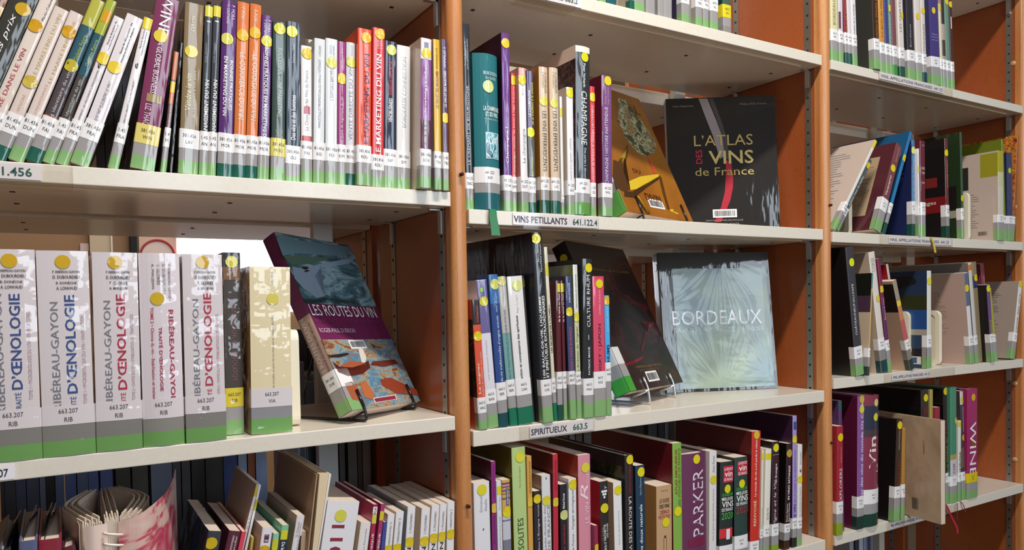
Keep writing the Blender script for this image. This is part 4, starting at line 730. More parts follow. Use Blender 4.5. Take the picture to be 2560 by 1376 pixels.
b('M3', 1684, 1707, 1376, 1681, 1110, '#86b34c', 'tall bright green atlas with red and olive title', (('D', 1279, .5, '#e3d812', .0088), ('T', 'ATLAS AMOUREUX', 1123, 1237, .36, .24, '#a8452a', 'b'), ('T', 'DES VIGNOBLES DE FRANCE', 1122, 1268, .70, .26, '#5a7a2c')), lf=LC('#6c0f1e'), d=.24, **P_)
b('M3', 1710, 1771, 1376, 1708, 1139, '#6a3156', 'thick purple book with six huge pale capitals up its spine', (('D', 1149, .54, '#e0d21c', .0088), ('T', 'PARKER', 1176, 1342, .60, .44, '#e3d6de'), ('B', 1346, 1366, '#7c1f44', .2, .9)), call='PAR', rnd=.08, d=.13, bands=(.003, .006, .034), hard=True, size=.0036)
b('M3', 1774, 1792, 1376, 1775, 1130, '#e3dedc', 'white book with small grey title, right of the thick purple one', (('D', 1200, .5, '#dcc92c', .0082), ('T', 'Alain Poret', 1140, 1182, .5, .28, '#8c8886'), ('T', 'Vins du grand vignoble d’Hédo de France', 1223, 1352, .5, .28, '#97938f')), call='POR', bands=(.001, .004, .028), d=.15, size=.0036)
for q, (xa, xb, yt, xt, yr, c, dd, gg, bd) in enumerate(((1798, 1832, 1157, 1801, '2020', '#4ac24c', 1223, '#d2333c', (.004, .012, .040)), (1836, 1870, 1146, 1836, '2021', '#b33a40', 1210, GR, (.004, .026, .052)))):
    o = -15 if q else 0
    b('M3', xa, xb, 1376, xt, yt, ['#2a3230', '#2c4440'][q], 'dark wine guide '+yr+[' with red foot panel', ' with dark green spine'][q], (('B', 1166+o*.8, 1207+o*1.2, '#c42c42', .24, 1), ('H', 'LA REVUE DU', 1170+o, 1177+o, .62, .66, '#f1e3e6', 'b'), ('H', 'vin', 1179+o, 1193+o, .62, .6, WT, 'b'), ('H', 'DE FRANCE', 1196+o, 1203+o, .62, .66, '#f1e3e6', 'b'), ('D', dd, .55, '#e0d31c', .0082),
       ('H', 'LE GUIDE DES', 1234+o, 1241+o, .58, .8, '#4ac24c', 'b'), ('H', 'MEILLEURS', 1244+o, 1252+o, .58, .84, WT, 'b'), ('H', 'VINS', 1254+o, 1269+o, .6, .86, WT, 'b'), ('H', 'DE FRANCE', 1271+o, 1279+o, .58, .84, WT, 'b'), ('H', yr, 1282+o, 1299+o, .58, .86, c)) + ((('B', 1322, 1346, '#d2333c'), ('B', 1324, 1350, '#eee6ea', .5, .78)) if q == 0 else ()), call='POU', g=GR, bands=bd, d=.13, rnd=.05, lf=LC('#15181c'), size=.0036)
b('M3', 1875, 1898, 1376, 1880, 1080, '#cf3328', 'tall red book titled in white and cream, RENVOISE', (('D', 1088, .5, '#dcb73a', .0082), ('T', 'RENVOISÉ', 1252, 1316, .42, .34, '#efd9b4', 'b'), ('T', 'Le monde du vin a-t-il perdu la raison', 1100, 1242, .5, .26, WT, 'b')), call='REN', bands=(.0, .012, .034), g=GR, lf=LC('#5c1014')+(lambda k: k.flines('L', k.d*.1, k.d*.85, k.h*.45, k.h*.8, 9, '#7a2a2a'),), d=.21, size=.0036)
b('M3', 1901, 1906, 1376, 1905, 1125, '#e3dccb', 'first of two thin white booklets with yellow heads', (('B', 1134, 1150, '#e3d61c'), ('T', 'Le guide des vins du monde', 1270, 1330, .5, .5, '#8c7f6c')), call='BU', bands=(.016, .036, .054), d=.12, size=.0034)
b('M3', 1909, 1924, 1376, 1916, 1124, '#e9e4d8', 'second of two thin white booklets with yellow heads', (('B', 1134, 1150, '#e3cf1c'), ('T', 'Guide Vin', 1270, 1300, .5, .36, '#8c7f6c')), call='POU', bands=(.016, .036, .058), d=.12, size=.0034)
b('M3', 1928, 1947, 1376, 1930, 1106, '#3c1f28', 'dark brown book with white script title, Bretagne', (('D', 1120, .5, '#dcd62c', .0082), ('T', 'Vigne et le Vin', 1200, 1315, .45, .44, '#e3d9dc', 'i'), ('T', 'en Bretagne', 1160, 1208, .55, .34, '#e3d9dc', 'b'), ('B', 1137, 1138, '#b9a9ae', .1, .95)), call='SAI', g='#8aa32c', bands=(.016, .034, .058), lf=LC('#120c0c'), d=.14, size=.0036)
b('M3', 1960, 1975, 1374, 1967, 1110, '#35181c', 'black-brown book reading IN VINO SATANAS', (('D', 1134, .5, '#b99b3c', .0082), ('T', 'IN VINO SATANAS!', 1165, 1250, .55, .34, WT, 'b'), ('T', 'Denis Saverot', 1260, 1305, .35, .26, '#d9cfd0', 'b'), ('T', 'Benoist Simmat', 1258, 1305, .7, .26, '#d9cfd0', 'b')), call='SA', g='#3c2418', bands=(.018, .034, .052), lf=LC('#0e0b0a'), d=.15, size=.0036)
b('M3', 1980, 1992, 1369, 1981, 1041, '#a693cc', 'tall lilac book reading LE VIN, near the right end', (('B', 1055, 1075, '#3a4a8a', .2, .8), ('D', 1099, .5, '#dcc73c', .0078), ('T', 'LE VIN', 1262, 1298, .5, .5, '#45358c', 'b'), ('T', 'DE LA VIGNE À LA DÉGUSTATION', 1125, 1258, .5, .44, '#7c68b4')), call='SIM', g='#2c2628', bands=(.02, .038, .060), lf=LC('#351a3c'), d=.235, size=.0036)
b('M3', 1994, 2005, 1362, 1996, 1113, '#e6e2e0', 'thin white book at the right end of the bottom shelf', (('D', 1199, .5, '#e3cc1c'), ('T', 'Aimé Guibert', 1130, 1162, .5, .3, '#6c6868'), ('T', '6', 1173, 1182, .5, .4, '#3a3838', 'b'), ('T', 'CLIMATS DU VIGNOBLE DE FRANCE', 1218, 1320, .5, .3, '#a39f9c')), call='VIG', bands=(.018, .036, .058), d=.14, size=.0036)
flush('M3')
# ================================================================= right bay, highest shelf
R0 = [(2079, 2096, 146, '#e0d6a6', 'cream book reading BORDEAUX', 'BAU', LG, (('T', 'BORDEAUX, LA', -30, 62, .5, .42, '#9c9466'),)), (2099, 2111, 150, '#d3cfd0', 'white book with maroon arch', 'BER', LG, (('B', 30, 72, '#5c2c44', 0, .4),)),
      (2113, 2122, 155, '#8a2634', 'dark red book', 'BO', '#2c5248', (('T', 'CRUS DE BORDEAUX', -20, 80, .5, .3, '#c99a54'),)), (2123, 2132, 158, '#dcd4d4', 'white book with faint lines', 'BU', '#1a5248', ()), (2133, 2145, 160, '#e3dfe2', 'white book with black lettering', 'CAS', LG, (('T', 'Les couples de la vendange', 10, 100, .5, .3, '#3c383c'),)),
      (2186, 2201, 168, '#3a1c12', 'dark brown book with gold lettering and large black cover', 'COC', LG, (('T', 'BORDEAUX GRANDS CRUS CLASSES', -60, 100, .6, .3, '#b9852c'),)), (2202, 2215, 173, '#cf8f3c', 'orange book', 'CO', LG, (('T', 'Le goût du Médoc', -20, 92, .5, .3, '#7a4a20'),)),
      (2216, 2226, 176, '#3c4482', 'blue book', 'DEB', LG, ()), (2227, 2232, 178, '#6f9c84', 'thin pale green book with dot', 'DU', LG, (('D', 20.6, .5), ('T', 'Les vignobles de Bordeaux', 35, 112, .5, .6, '#dfe9e0'))), (2234, 2245, 182, '#7a4a52', 'brown and mauve book', 'FE', '#3f8c3c', ()),
      (2250, 2264, 190, '#dcd2ca', 'white book with grey lettering and dot', 'GRI', '#1f4f40', (('D', 38, .8), ('T', 'LES CHATEAUX', -30, 80, .4, .3, '#96908a'))), (2272, 2290, 198, '#2c2a32', 'dark book with silver lettering', 'HAR', LG, (('T', 'Bordeaux', 60, 118, .4, .2, '#b4b4bc'),)),
      (2293, 2307, 203, '#ddd2cc', 'white book with dot, right of the dark one', 'JOH', LG, (('D', 40.5, .5),)), (2309, 2319, 207, '#d6cdc4', 'pale book with two dots', 'KAU', '#1c3f50', (('D', 27, .5), ('T', 'DICTIONNAIRE', 60, 150, .5, .4, '#9a9288'))),
      (2329, 2353, 214, '#45397c', 'wide purple book with pale lettering', 'MAR', LG, (('D', 26.6, .45), ('H', 'Histoire', 84, 88, .5, .6, '#a9a2cc'), ('H', 'et géographie', 91, 95, .5, .7, '#a9a2cc'), ('H', 'des vins', 98, 102, .5, .6, '#a9a2cc'))), (2354, 2359, 217, '#dcd7b4', 'short thin cream book with dot', 'ME', LG, (('D', 18.6, .5),)),
      (2360, 2368, 219, '#b49c94', 'book with zebra-like picture', 'PE', '#86a084', (('B', -40, 60, '#3a2c30'), ('B', 100, 140, '#4c3a38'))), (2369, 2379, 224, '#6c8f7c', 'grey-green book with dot', 'RO', LG, (('D', 4, .5),)), (2380, 2388, 228, '#4a2c2a', 'thin brown book at the right end', 'SE', LG, (('D', 11, .5), ('B', 42, 72, '#ddd4d0', .3, .6)))]
for i, (xa, xb, yb, c, nm, cl, g, pr) in enumerate(R0):
    top = {15: 9}.get(i, -70 if i < 10 else -22)
    dx = (yb-top)*(-.035 if i > 1 else -.015)
    lf = LC('#34342f') if i == 5 else (LC('#3a3764') if i == 14 else ())
    b('R0', xa, xb, yb, xa+dx, top, c, nm+', highest shelf of the right bay', pr, call=cl, g=g, bands=(.024, .042, .066), lf=lf, d=.22 if i == 5 else .16, size=.0036, s=-.004 if i == 5 else .004)
flush('R0')
# ================================================================= right bay, second shelf
def backcover(pan, c2='#8f8782', n=22, a=(.1, .8), z=(.25, .9), bar=None):
    def f(k):
        k.frect('L', 0, k.d, 0, k.h, pan); k.flines('L', k.d*a[0], k.d*a[1], k.h*z[0], k.h*z[1], n, c2)
        if bar: k.barcode('L', k.d*bar[0], k.h*bar[1], .03, .012, False)
    return (f,)
def vacq(k):
    k.frect('L', 0, k.d, 0, k.h, '#54202a'); k.frect('L', k.d*.05, k.d*.82, k.h*.17, k.h*.86, '#b39a7c', off=.0006)
    k.flines('L', k.d*.12, k.d*.78, k.h*.25, k.h*.8, 24, '#8c7860', .0009)
b('R1', 2083, 2091, 560, 2183, 348, '#e6e4dc', 'leaning thin white book with large pale cover, left end', (('B', 348, 370, '#e0cf2c'),), s=.0, d=.17, lf=backcover('#cdbbb0'), call='CAM', bands=(.03, .05, .075), size=.0034)
b('R1', 2095, 2106, 560, 2174, 395, '#5c6468', 'leaning thin grey book with yellow dot and white title', (('D', 414, .5), ('T', 'VERSO Tour de Gaillac', 440, 515, .5, .5, '#dcdcd6')), s=.006, d=.15, call='COL', bands=(.02, .04, .06), size=.0034)
b('R1', 2183, 2202, 582, 2241, 356, '#7a4248', 'maroon leaning book with beige panel on its cover', (('D', 422, .42, '#e0d01e', .0085), ('T', 'Vacqueyras', 440, 490, .4, .34, '#eadada', 'b'), ('T', 'Jean Duvernoy', 370, 405, .55, .2, '#cfb4b0')), s=.0, d=.17, lf=(vacq,), call='COU', bands=(.028, .050, .080), size=.0034)
b('R1', 2206, 2214, 584, 2275, 328, '#2a7ab4', 'tall blue leaning book behind the maroon one', (('D', 395.5, .6, '#dcca1c', .0085),), s=.006, d=.2, lf=LC('#14527c'), call='DE', g='#1c4a3c', bands=(.026, .05, .075), size=.0034)
b('R1', 2280, 2294, 590, 2279, 350, '#4a7ca8', 'mid blue book with white spine title and navy cover', (('D', 376, .5, '#dfe07c', .0085), ('T', 'Guide des vignobles de Champagne', 392, 520, .5, .3, '#e3eaf0')), s=.004, d=.17, lf=(lambda k: (k.frect('L', 0, k.d, 0, k.h, '#1c2450'), k.flines('L', k.d*.3, k.d*.9, k.h*.5, k.h*.8, 12, '#5c6494')),), call='DEL', g='#16483a', bands=(.028, .050, .080), size=.0034)
b('R1', 2296, 2301, 591, 2293, 371, '#e6e0e2', 'very thin white booklet with yellow dot', (('D', 424, .5),), s=-.002, d=.1, call='D', bands=(.026, .048, .07), size=.003)
b('R1', 2303, 2315, 592, 2301, 351, '#6a2430', 'dark maroon book with pale capitals', (('T', 'CLARKE', 362, 366, .5, .5, '#c9a9a4'), ('H', 'GUIDE', 418, 424, .5, .7, '#e3cfcc'), ('H', 'VIN', 430, 436, .5, .6, '#e3cfcc'), ('H', 'SIX', 455, 460, .5, .6, '#e3cfcc')), s=.004, d=.15, call='CLA', bands=(.028, .050, .080), size=.0034)
def vend(k):
    k.frect('L', 0, k.d, 0, k.h, '#171214'); k.frect('L', 0, k.d, k.h*.26, k.h*.42, '#7c1a1c', off=.0006); k.frect('L', k.d*.1, k.d*.6, k.h*.72, k.h*.78, '#7c1a1c', off=.0006)
    k.frect('L', k.d*.45, k.d*.9, k.h*.52, k.h*.62, '#7a2626', off=.0006)
    k.ftext('L', 'Les vendanges', k.d*.62, k.h*.36, .10, .012, '#d8c8b4', bold=True, off=.001); k.ftext('L', 'en verre', k.d*.55, k.h*.29, .06, .010, '#d8c8b4', bold=True, off=.001)
b('R1', 2366, 2375, 595, 2361, 346, '#6a2c30', 'black book with red bands, cover word vendanges', (('D', 382.4, .45, '#dcd31c', .008), ('T', 'Les vendanges de la guerre', 400, 470, .5, .5, '#c99a84')), s=.0, d=.19, lf=(vend,), call='DUB', g='#154438', bands=(.028, .050, .078), size=.0034)
def greenc(k):
    k.frect('L', 0, k.d, 0, k.h, '#24361e'); k.frect('L', k.d*.2, k.d*.95, k.h*.28, k.h*.5, '#1a1814', off=.0006); k.frect('L', k.d*.3, k.d*.95, k.h*.2, k.h*.27, '#a9a08f', off=.0006)
b('R1', 2405, 2411, 595.6, 2399, 330, '#3f5a44', 'tall dark green book with glossy cover', (('D', 496, .6, '#d6c81c', .008),), s=.0, d=.21, lf=(greenc,), call='EN', bands=(.026, .046, .074), size=.0034, hard=True)
def whitec(k):
    k.frect('L', 0, k.d, 0, k.h, '#c9b6ab'); k.frect('L', k.d*.72, k.d, k.h*.72, k.h*.98, '#a39a28', off=.0006); k.frect('L', k.d*.02, k.d*.52, k.h*.6, k.h*.86, '#2a2a26', off=.0006)
    k.frect('L', k.d*.06, k.d*.36, k.h*.64, k.h*.80, '#5c5a4a', off=.0009); k.flines('L', k.d*.2, k.d*.7, k.h*.15, k.h*.55, 16, '#8f847c'); k.barcode('L', k.d*.75, k.h*.09, .022, .01, False)
b('R1', 2496, 2511, 600, 2494, 376, '#d3cfbc', 'white book with dark landscape photo and olive corner on its cover', (('B', 376, 430, '#b3ab34'), ('B', 430, 465, '#cfc9a4')), s=-.004, d=.15, lf=(whitec,), call='FEN', bands=(.028, .046, .066), size=.0034)
b('R1', 2511, 2517, 600, 2503, 348, '#7c8a2c', 'tall olive green book behind the white one', (), s=.006, d=.21, lf=LC('#6c7a1c'), call='F', bands=(.026, .046, .066), size=.0034)
b('R1', 2519, 2534, 601, 2516, 381, '#3f4468', 'grey-navy book with yellow dot near the right upright', (('D', 427, .45, '#cfc83c'),), s=.004, d=.13, call='GA', bands=(.028, .046, .066), size=.0034, lf=LC('#272c4c'))
mosaic = art_mat('mosaic_cover', [(.3, '#5c1c1c'), (.42, '#b04c1c'), (.5, '#d9962c'), (.58, '#7a2c24'), (.68, '#e0b048')], (45, 45, 45), 2, .4)
b('R1', 2536, 2541, 600, 2549, 338, '#a8542c', 'orange mosaic patterned book at the far right', (), s=.008, d=.16, lf=(lambda k: k.frect('L', 0, k.d, 0, k.h, mosaic),), call='G', bands=(.028, .046, .066), size=.0034)
flush('R1')
# ================================================================= right bay, third shelf
b('R2', 2141, 2164, 946, 2113, 619, '#3a3a40', 'tall black book with white capitals at the left end', (('D', 656.6, .6, '#dfdf1c', .0088), ('T', 'CHÂTEAUNEUF-DU-PAPE', 710, 838, .42, .28, '#e3dfe0')), s=-.004, d=.2, lf=LC('#151112'), call='DAU', bands=(.024, .038, .064), hard=True, size=.0038)
def lav(k):
    k.frect('L', 0, k.d, 0, k.h, '#cbb49c'); k.frect('L', 0, k.d, k.h*.78, k.h, '#15180c', off=.0006); k.frect('L', 0, k.d, k.h*.62, k.h*.78, '#4c3348', off=.0006)
b('R2', 2169, 2173, 937, 2179, 683, '#c9a868', 'thin tan book with teal head leaning the other way', (('B', 683, 722, '#3a7c86'),), s=-.012, d=.15, lf=(lav,), call='C', g='#2a3a34', bands=(.02, .04, .06), size=.003)
b('R2', 2204, 2220, 931, 2171, 632, '#ded6cc', 'thick pale book with grey-white cover, leaning left', (('T', 'CORSE', 645, 680, .5, .5, '#a9a29a'), ('D', 748, .7, '#dccb3c')), s=.004, d=.18, lf=LC('#cdb8a4'), call='DOU', g='#12404a', bands=(.028, .052, .078), grey='#8b8784', size=.0036)
b('R2', 2222, 2230, 926, 2193, 648, '#7a2648', 'slim crimson and purple book leaning left', (('B', 760, 870, '#5c2c5c'), ('D', 723, .4, '#dcc21c', .008), ('T', 'Beaumes de Venise', 745, 800, .5, .44, '#d9b4c0')), s=.004, d=.16, call='DU', bands=(.026, .05, .074), size=.0034)
b('R2', 2256, 2262, 920, 2215, 662, '#c9b9a8', 'thin book with bright red cover head', (), s=.02, d=.15, lf=(lambda k: k.frect('L', 0, k.d, 0, k.h, '#b01c2c'),), nolabel=True)
b('R2', 2276, 2287, 924, 2231, 704, '#c9805c', 'leaning book with beige cover and dark photograph on top', (('B', 704, 750, '#9c9080'), ('B', 752, 765, '#ddc93c'), ('B', 800, 880, '#c05a5c')), s=-.002, d=.16, lf=(lambda k: (k.frect('L', 0, k.d, 0, k.h, '#c9a78c'), k.frect('L', 0, k.d, k.h*.66, k.h*.97, '#26221a', off=.0006), k.flines('L', k.d*.1, k.d*.5, k.h*.2, k.h*.5, 12, '#a08268')),), call='FAB', g='#2a3c3a', bands=(.026, .05, .074), grey='#85807a', size=.0034)
def treec(k):
    k.frect('L', 0, k.d, 0, k.h, '#27405c'); k.frect('L', 0, k.d, k.h*.62, k.h, '#1f3352', off=.0005)
    k.frect('L', 0, k.d, k.h*.60, k.h*.75, '#2c3014', off=.0006); k.frect('L', 0, k.d, k.h*.34, k.h*.60, '#1f4c8c', off=.0006); k.frect('L', 0, k.d, k.h*.34, k.h*.40, '#a9a39c', off=.0008); k.frect('L', 0, k.d, .02, k.h*.2, '#17181c', off=.0006)
    import random as _r; q = _r.Random(5)
    pts = [(k.d*.6+k.d*.26*math.cos(a*.52)*(.8+.3*q.random()), k.h*.89+k.h*.06*math.sin(a*.52)*(.7+.5*q.random())) for a in range(12)]
    k.fpoly('L', pts, '#14161a', 'tree_picture', .001); k.fpoly('L', [(k.d*.58, k.h*.74), (k.d*.61, k.h*.74), (k.d*.62, k.h*.86), (k.d*.59, k.h*.86)], '#14161a', 'tree_picture', .001)
    k.barcode('L', k.d*.72, k.h*.17, .018, .014, True); k.frect('L', k.d*.66, k.d*.92, k.h*.04, k.h*.12, '#dcd8d4', off=.0009); k.frect('L', k.d*.72, k.d*.86, k.h*.05, k.h*.11, '#3c5c84', off=.0012)
b('R2', 2317.5, 2329, 920, 2317.5, 677, '#e0ddd0', 'white spined book with tree against blue sky on its cover', (('D', 703.6, .5, '#ddd03c', .009),), s=.002, d=.17, lf=(treec,), call='FAN', bands=(.028, .05, .078), size=.0034)
b('R2', 2427, 2437, 912, 2410, 683, '#dfdcdc', 'white book with pinkish printed back cover and barcode', (('B', 683, 765, '#5c6a86'), ('D', 720.7, .4, '#dccb26', .009)), s=.0, d=.19, lf=backcover('#bfa398', '#9c857c', 24, (.15, .75), (.3, .8), (.5, .14)), call='HAB', bands=(.026, .046, .07), size=.0034)
b('R2', 2439, 2448, 909, 2420, 658, '#cfc9c4', 'tall grey book with orange mark at its head', (('B', 662, 676, '#d9722c'),), s=.006, d=.22, lf=LC('#7c7672'), call='K', bands=(.026, .046, .07), size=.0034)
b('R2', 2447, 2458, 908, 2430, 656, '#8c7a5c', 'tan and blue spined tall book with two dots', (('B', 690, 720, '#26305c'), ('D', 695, .6, '#d9c41c', .009)), s=.015, d=.2, nolabel=True)
b('R2', 2479, 2488, 913, 2466, 713, '#6c4c84', 'small black covered book with purple spine and dot', (('D', 721.5, .5, '#e0d21c', .009), ('T', 'PROVENCE', 800, 850, .5, .5, '#b9a24c', 'b')), s=-.004, d=.15, lf=LC('#1c1718')+(lambda k: k.barcode('L', k.d*.6, k.h*.1, .03, .016, True),), call='LA', bands=(.028, .05, .072), size=.0034)
b('R2', 2489, 2496, 906, 2472, 722, '#a9a83c', 'thin yellow-green book tucked behind the small black one', (), s=.006, d=.14, call='LE', bands=(.026, .05, .07), size=.0034)
b('R2', 2471, 2480, 908, 2451, 660, '#7c3440', 'slim maroon tall book right of the tan one', (('T', 'La Provence', 690, 712, .5, .4, '#d9b0b4'),), s=.030, d=.18, nolabel=True)
b('R2', 2535, 2545, 897, 2555, 703, '#e3ded8', 'white book at the right end, printed back cover, leaning right', (('D', 710, .5, '#dcc81c', .009), ('T', 'La route des vins', 735, 850, .5, .36, '#8c8478')), s=.0, d=.16, lf=backcover('#a8978c', '#6c6058', 24, (.1, .75), (.28, .85), (.55, .13)), call='LEV', bands=(.026, .046, .07), size=.0034)
flush('R2')
# ================================================================= right bay, lowest shelf
b('R3', 2086, 2101, 1341, 2087, 1068, '#a32a38', 'red book ending EXPLORERS beside the upright', (('D', 1094, .5, '#e3cc12', .0088), ('T', 'WINE EXPLORERS', 1172, 1310, .55, .42, '#f1e3e4'), ('T', 'Jean-Baptiste Ancelot', 1118, 1158, .6, .22, '#d9a4aa')), call='AC', g='#8ca028', s=-.004, bands=(.026, .046, .072), d=.13, size=.0038)
b('R3', 2104, 2112, 1330, 2097, 1003, '#5c3c66', 'teal headed purple book hidden behind the red one', (('B', 1003, 1025, '#1f5c5c'),), s=.01, d=.15, nolabel=True)
def ozc(k): k.frect('L', k.d*.25, k.d*.45, k.h*.1, k.h*.6, '#2c3a1a', off=.0006)
b('R3', 2142, 2161, 1327, 2144, 991, '#8a5a9c', 'large maroon atlas with violet spine', (('D', 999, .6, '#cdb03c', .0088), ('D', 1024, .6, '#dccf4c', .0088), ('T', 'Atlas des vins du monde Oz Clarke', 998, 1262, .62, .34, '#eadcee', 'b')), s=-.002, d=.235, hard=True, call='CLA', g='#1c3a34', lf=LC('#5c1434')+(ozc,), bands=(.028, .046, .072), size=.0038)
b('R3', 2163, 2201, 1322, 2166, 991, '#84344c', 'thick maroon book reading Le Vin with blue grapes', (('B', 1015, 1075, '#2c3248'), ('B', 1075, 1092, '#4a3a44'), ('D', 1007.7, .65, '#dcd47c', .0085), ('D', 1043.8, .62, '#dcd63c', .0088), ('T', 'Vin', 1092, 1172, .44, .42, '#ecdcd4', 'b'), ('T', 'Le', 1162, 1182, .76, .16, '#ecdcd4', 'b')), s=-.006, d=.2, hard=True, rnd=.12, call='VIN', g='#163f34', bands=(.028, .050, .082), size=.0038)
b('R3', 2233, 2250, 1318, 2242, 1049, '#33241f', 'black book with orange flame picture and red letters FEU', (('D', 1063.8, .5, '#e3ca12', .009), ('T', 'VINS DE FEU', 1148, 1235, .5, .4, '#7a2420', 'b'), ('T', 'DEGUSTATION', 1078, 1125, .5, .2, '#b9aca4')), s=-.012, d=.16, hard=True, call='GU', bands=(.028, .052, .078), lf=LC('#120e10')+(lambda k: (k.frect('L', k.d*.15, k.d*.55, k.h*.72, k.h*.86, '#27507c', off=.0006), k.frect('L', k.d*.3, k.d*.5, k.h*.62, k.h*.7, '#c9481c', off=.0008), k.frect('L', k.d*.3, k.d*.5, k.h*.4, k.h*.5, '#3a4478', off=.0008)),), size=.0036)
b('R3', 2253, 2262, 1308, 2256, 1072, '#b9863c', 'thin ochre book right of the FEU book', (), s=-.012, d=.13, call='GR', bands=(.034, .05, .08), size=.0036)
b('R3', 2303, 2323, 1290, 2302, 976, '#34302c', 'large black book with yellow dot, back of the bottom right shelf', (('D', 995.5, .6, '#e3cf12', .009), ('B', 1018, 1040, '#5c2826', .3, .8)), s=.004, d=.24, hard=True, lf=LC('#0d0b0b'), nolabel=True)
b('R3', 2325, 2335, 1285, 2326, 975, '#a99a54', 'thin gold-green tall book', (), s=.006, d=.2, nolabel=True)
b('R3', 2337, 2351, 1275, 2337, 1020, '#9a2c40', 'short red book in front of the black ones', (), s=.0, d=.14, nolabel=True)
b('R3', 2362, 2374, 1262, 2357, 973, '#231a1e', 'black book with red lettering down its spine', (('D', 979, .6, '#d9c31c', .009), ('T', 'VIN', 1048, 1085, .6, .4, '#8c2c3c', 'd'), ('T', 'ATLAS MONDIAL DU', 1095, 1190, .7, .3, '#b9a44c')), s=.004, d=.23, hard=True, lf=LC('#0d0b0b'), call='JOH', bands=(.028, .052, .076), size=.0034)
b('R3', 2376, 2393, 1259, 2375, 970, '#4c8c70', 'teal green book with pale lower panel', (('D', 1053, .9, '#d9cf2c', .008), ('B', 1137, 1150, '#b39a5c'), ('B', 1150, 1205, '#cfc4d0'), ('T', 'LE GUIDE', 1160, 1185, .5, .3, '#7a4a6c', 'b')), s=.0, d=.2, hard=True, call='JOH', bands=(.024, .042, .066), size=.0034)
b('R3', 2396, 2404, 1256, 2397, 1053, '#e3dfd8', 'thin white book with yellow head band', (('B', 1056, 1068, '#e3c812'), ('T', 'LE VIN POUR', 1130, 1180, .5, .5, '#4c484a', 'b')), s=.0, d=.12, call='K', bands=(.03, .048, .07), size=.0032)
b('R3', 2405, 2414, 1253, 2399, 979, '#4a3c44', 'patchy black and white spined book with two dots', (('B', 979, 1012, '#d3cdc4'), ('D', 1000, .7, '#d9cd1c', .008), ('D', 1095, .8, '#dcc312', .008), ('B', 1017, 1080, '#8c949c', .6, 1), ('B', 1120, 1170, '#6c5c44')), s=.002, d=.17, call='L', bands=(.03, .048, .07), size=.0032)
b('R3', 2419, 2444, 1240, 2419, 974, '#a32c66', 'magenta book with large white capitals WINE', (('D', 994, .55, '#d9ae1c', .009), ('T', 'WINE', 1056, 1192, .52, .60, WT, 'd'), ('B', 1103, 1117, '#8c4c2c', .3, .75)), s=-.002, d=.18, hard=True, call='WIN', lw='#e3c612', bands=(.020, .040, .064), size=.0036)
flush('R3')
# ================================================================= books shown face out on little easels
def faceout(x, y, z, yaw, tilt, roll, w, h, t, col, label, kind='film', hard=True):
    yaw, tilt, roll = map(math.radians, (yaw, tilt, roll))
    e1 = Vector((math.cos(yaw), math.sin(yaw), 0)); n = Vector((math.sin(yaw), -math.cos(yaw), 0)); Z = Vector((0, 0, 1))
    e2 = math.cos(tilt)*Z-math.sin(tilt)*n; n2 = math.cos(tilt)*n+math.sin(tilt)*Z
    a = math.cos(roll)*e1+math.sin(roll)*e2; c = -math.sin(roll)*e1+math.cos(roll)*e2
    bk = Book('book', t, h, w, col, kind, .0012, 5, hard)
    put(bk, Vector((x, y, z))-n2*t, n2, a, c)
    bk.A, bk.C, bk.N, bk.P0 = a, c, n2, Vector((x, y, z))
    tag(bk.root, label, 'book', 'books shown face out')
    return bk
def at(bk, u, v):
    """width/height coordinates on the front cover for a pixel of the photograph"""
    d = CF+CR*((u-1280)/F_PX)+CU*((CY_PX-v)/F_PX); k = (bk.P0-CO).dot(bk.N)/d.dot(bk.N); p = CO+d*k-bk.P0
    return p.dot(bk.A), p.dot(bk.C)
def fT(bk, s, u0, v0, u1, v1, hh, col, **kw):
    """lettering whose base runs between two pixels, hh high (m)"""
    A = at(bk, u0, v0); B = at(bk, u1, v1)
    bk.ftext('R', s, (A[0]+B[0])/2, (A[1]+B[1])/2+hh/2, abs(B[0]-A[0]), hh, col, **kw)
def easel(bk, a1, a2, zshelf, r, col, label, back=.10, lip=.030, kind='wire'):
    """two bent wires: a hook in front of the book, a foot under it and a leg behind"""
    e = empty('book_easel'); tag(e, label, 'book stand'); m = mat(col, kind)
    flat = Vector((bk.N.x, bk.N.y, 0)).normalized(); Z = Vector((0, 0, 1)); zf = zshelf+r+.0003
    tops = []
    for a in (a1, a2):
        B0 = bk.P0+bk.A*a; low = bk.P0+bk.A*a-bk.N*bk.t
        f0 = B0+bk.N*(r+.0012)
        pts = [f0+bk.C*lip, f0+bk.C*.002, Vector((f0.x, f0.y, zf))+flat*.004]
        rear = low-flat*back
        p2 = B0-bk.N*bk.t*.4-bk.C*(r+.001); p3 = low-bk.N*(r+.002)
        rr = Vector((rear.x, rear.y, zf)); top = p3-bk.N*.001+bk.C*min(.12, bk.h*.4)
        pts += [Vector((low.x, low.y, zf))-flat*.012, rr, top]
        tube('wire', arc_fillet(pts, .007), r, m, e); tops.append(top)
        q1 = f0-bk.C*(r+.0015); q2 = low-bk.C*(r+.0015)-bk.N*(r+.002)
        tube('ledge_wire', [q1, q2, p3+bk.C*.03], r, m, e)
    tube('cross_wire', [tops[0], tops[1]], r, m, e)
    return e
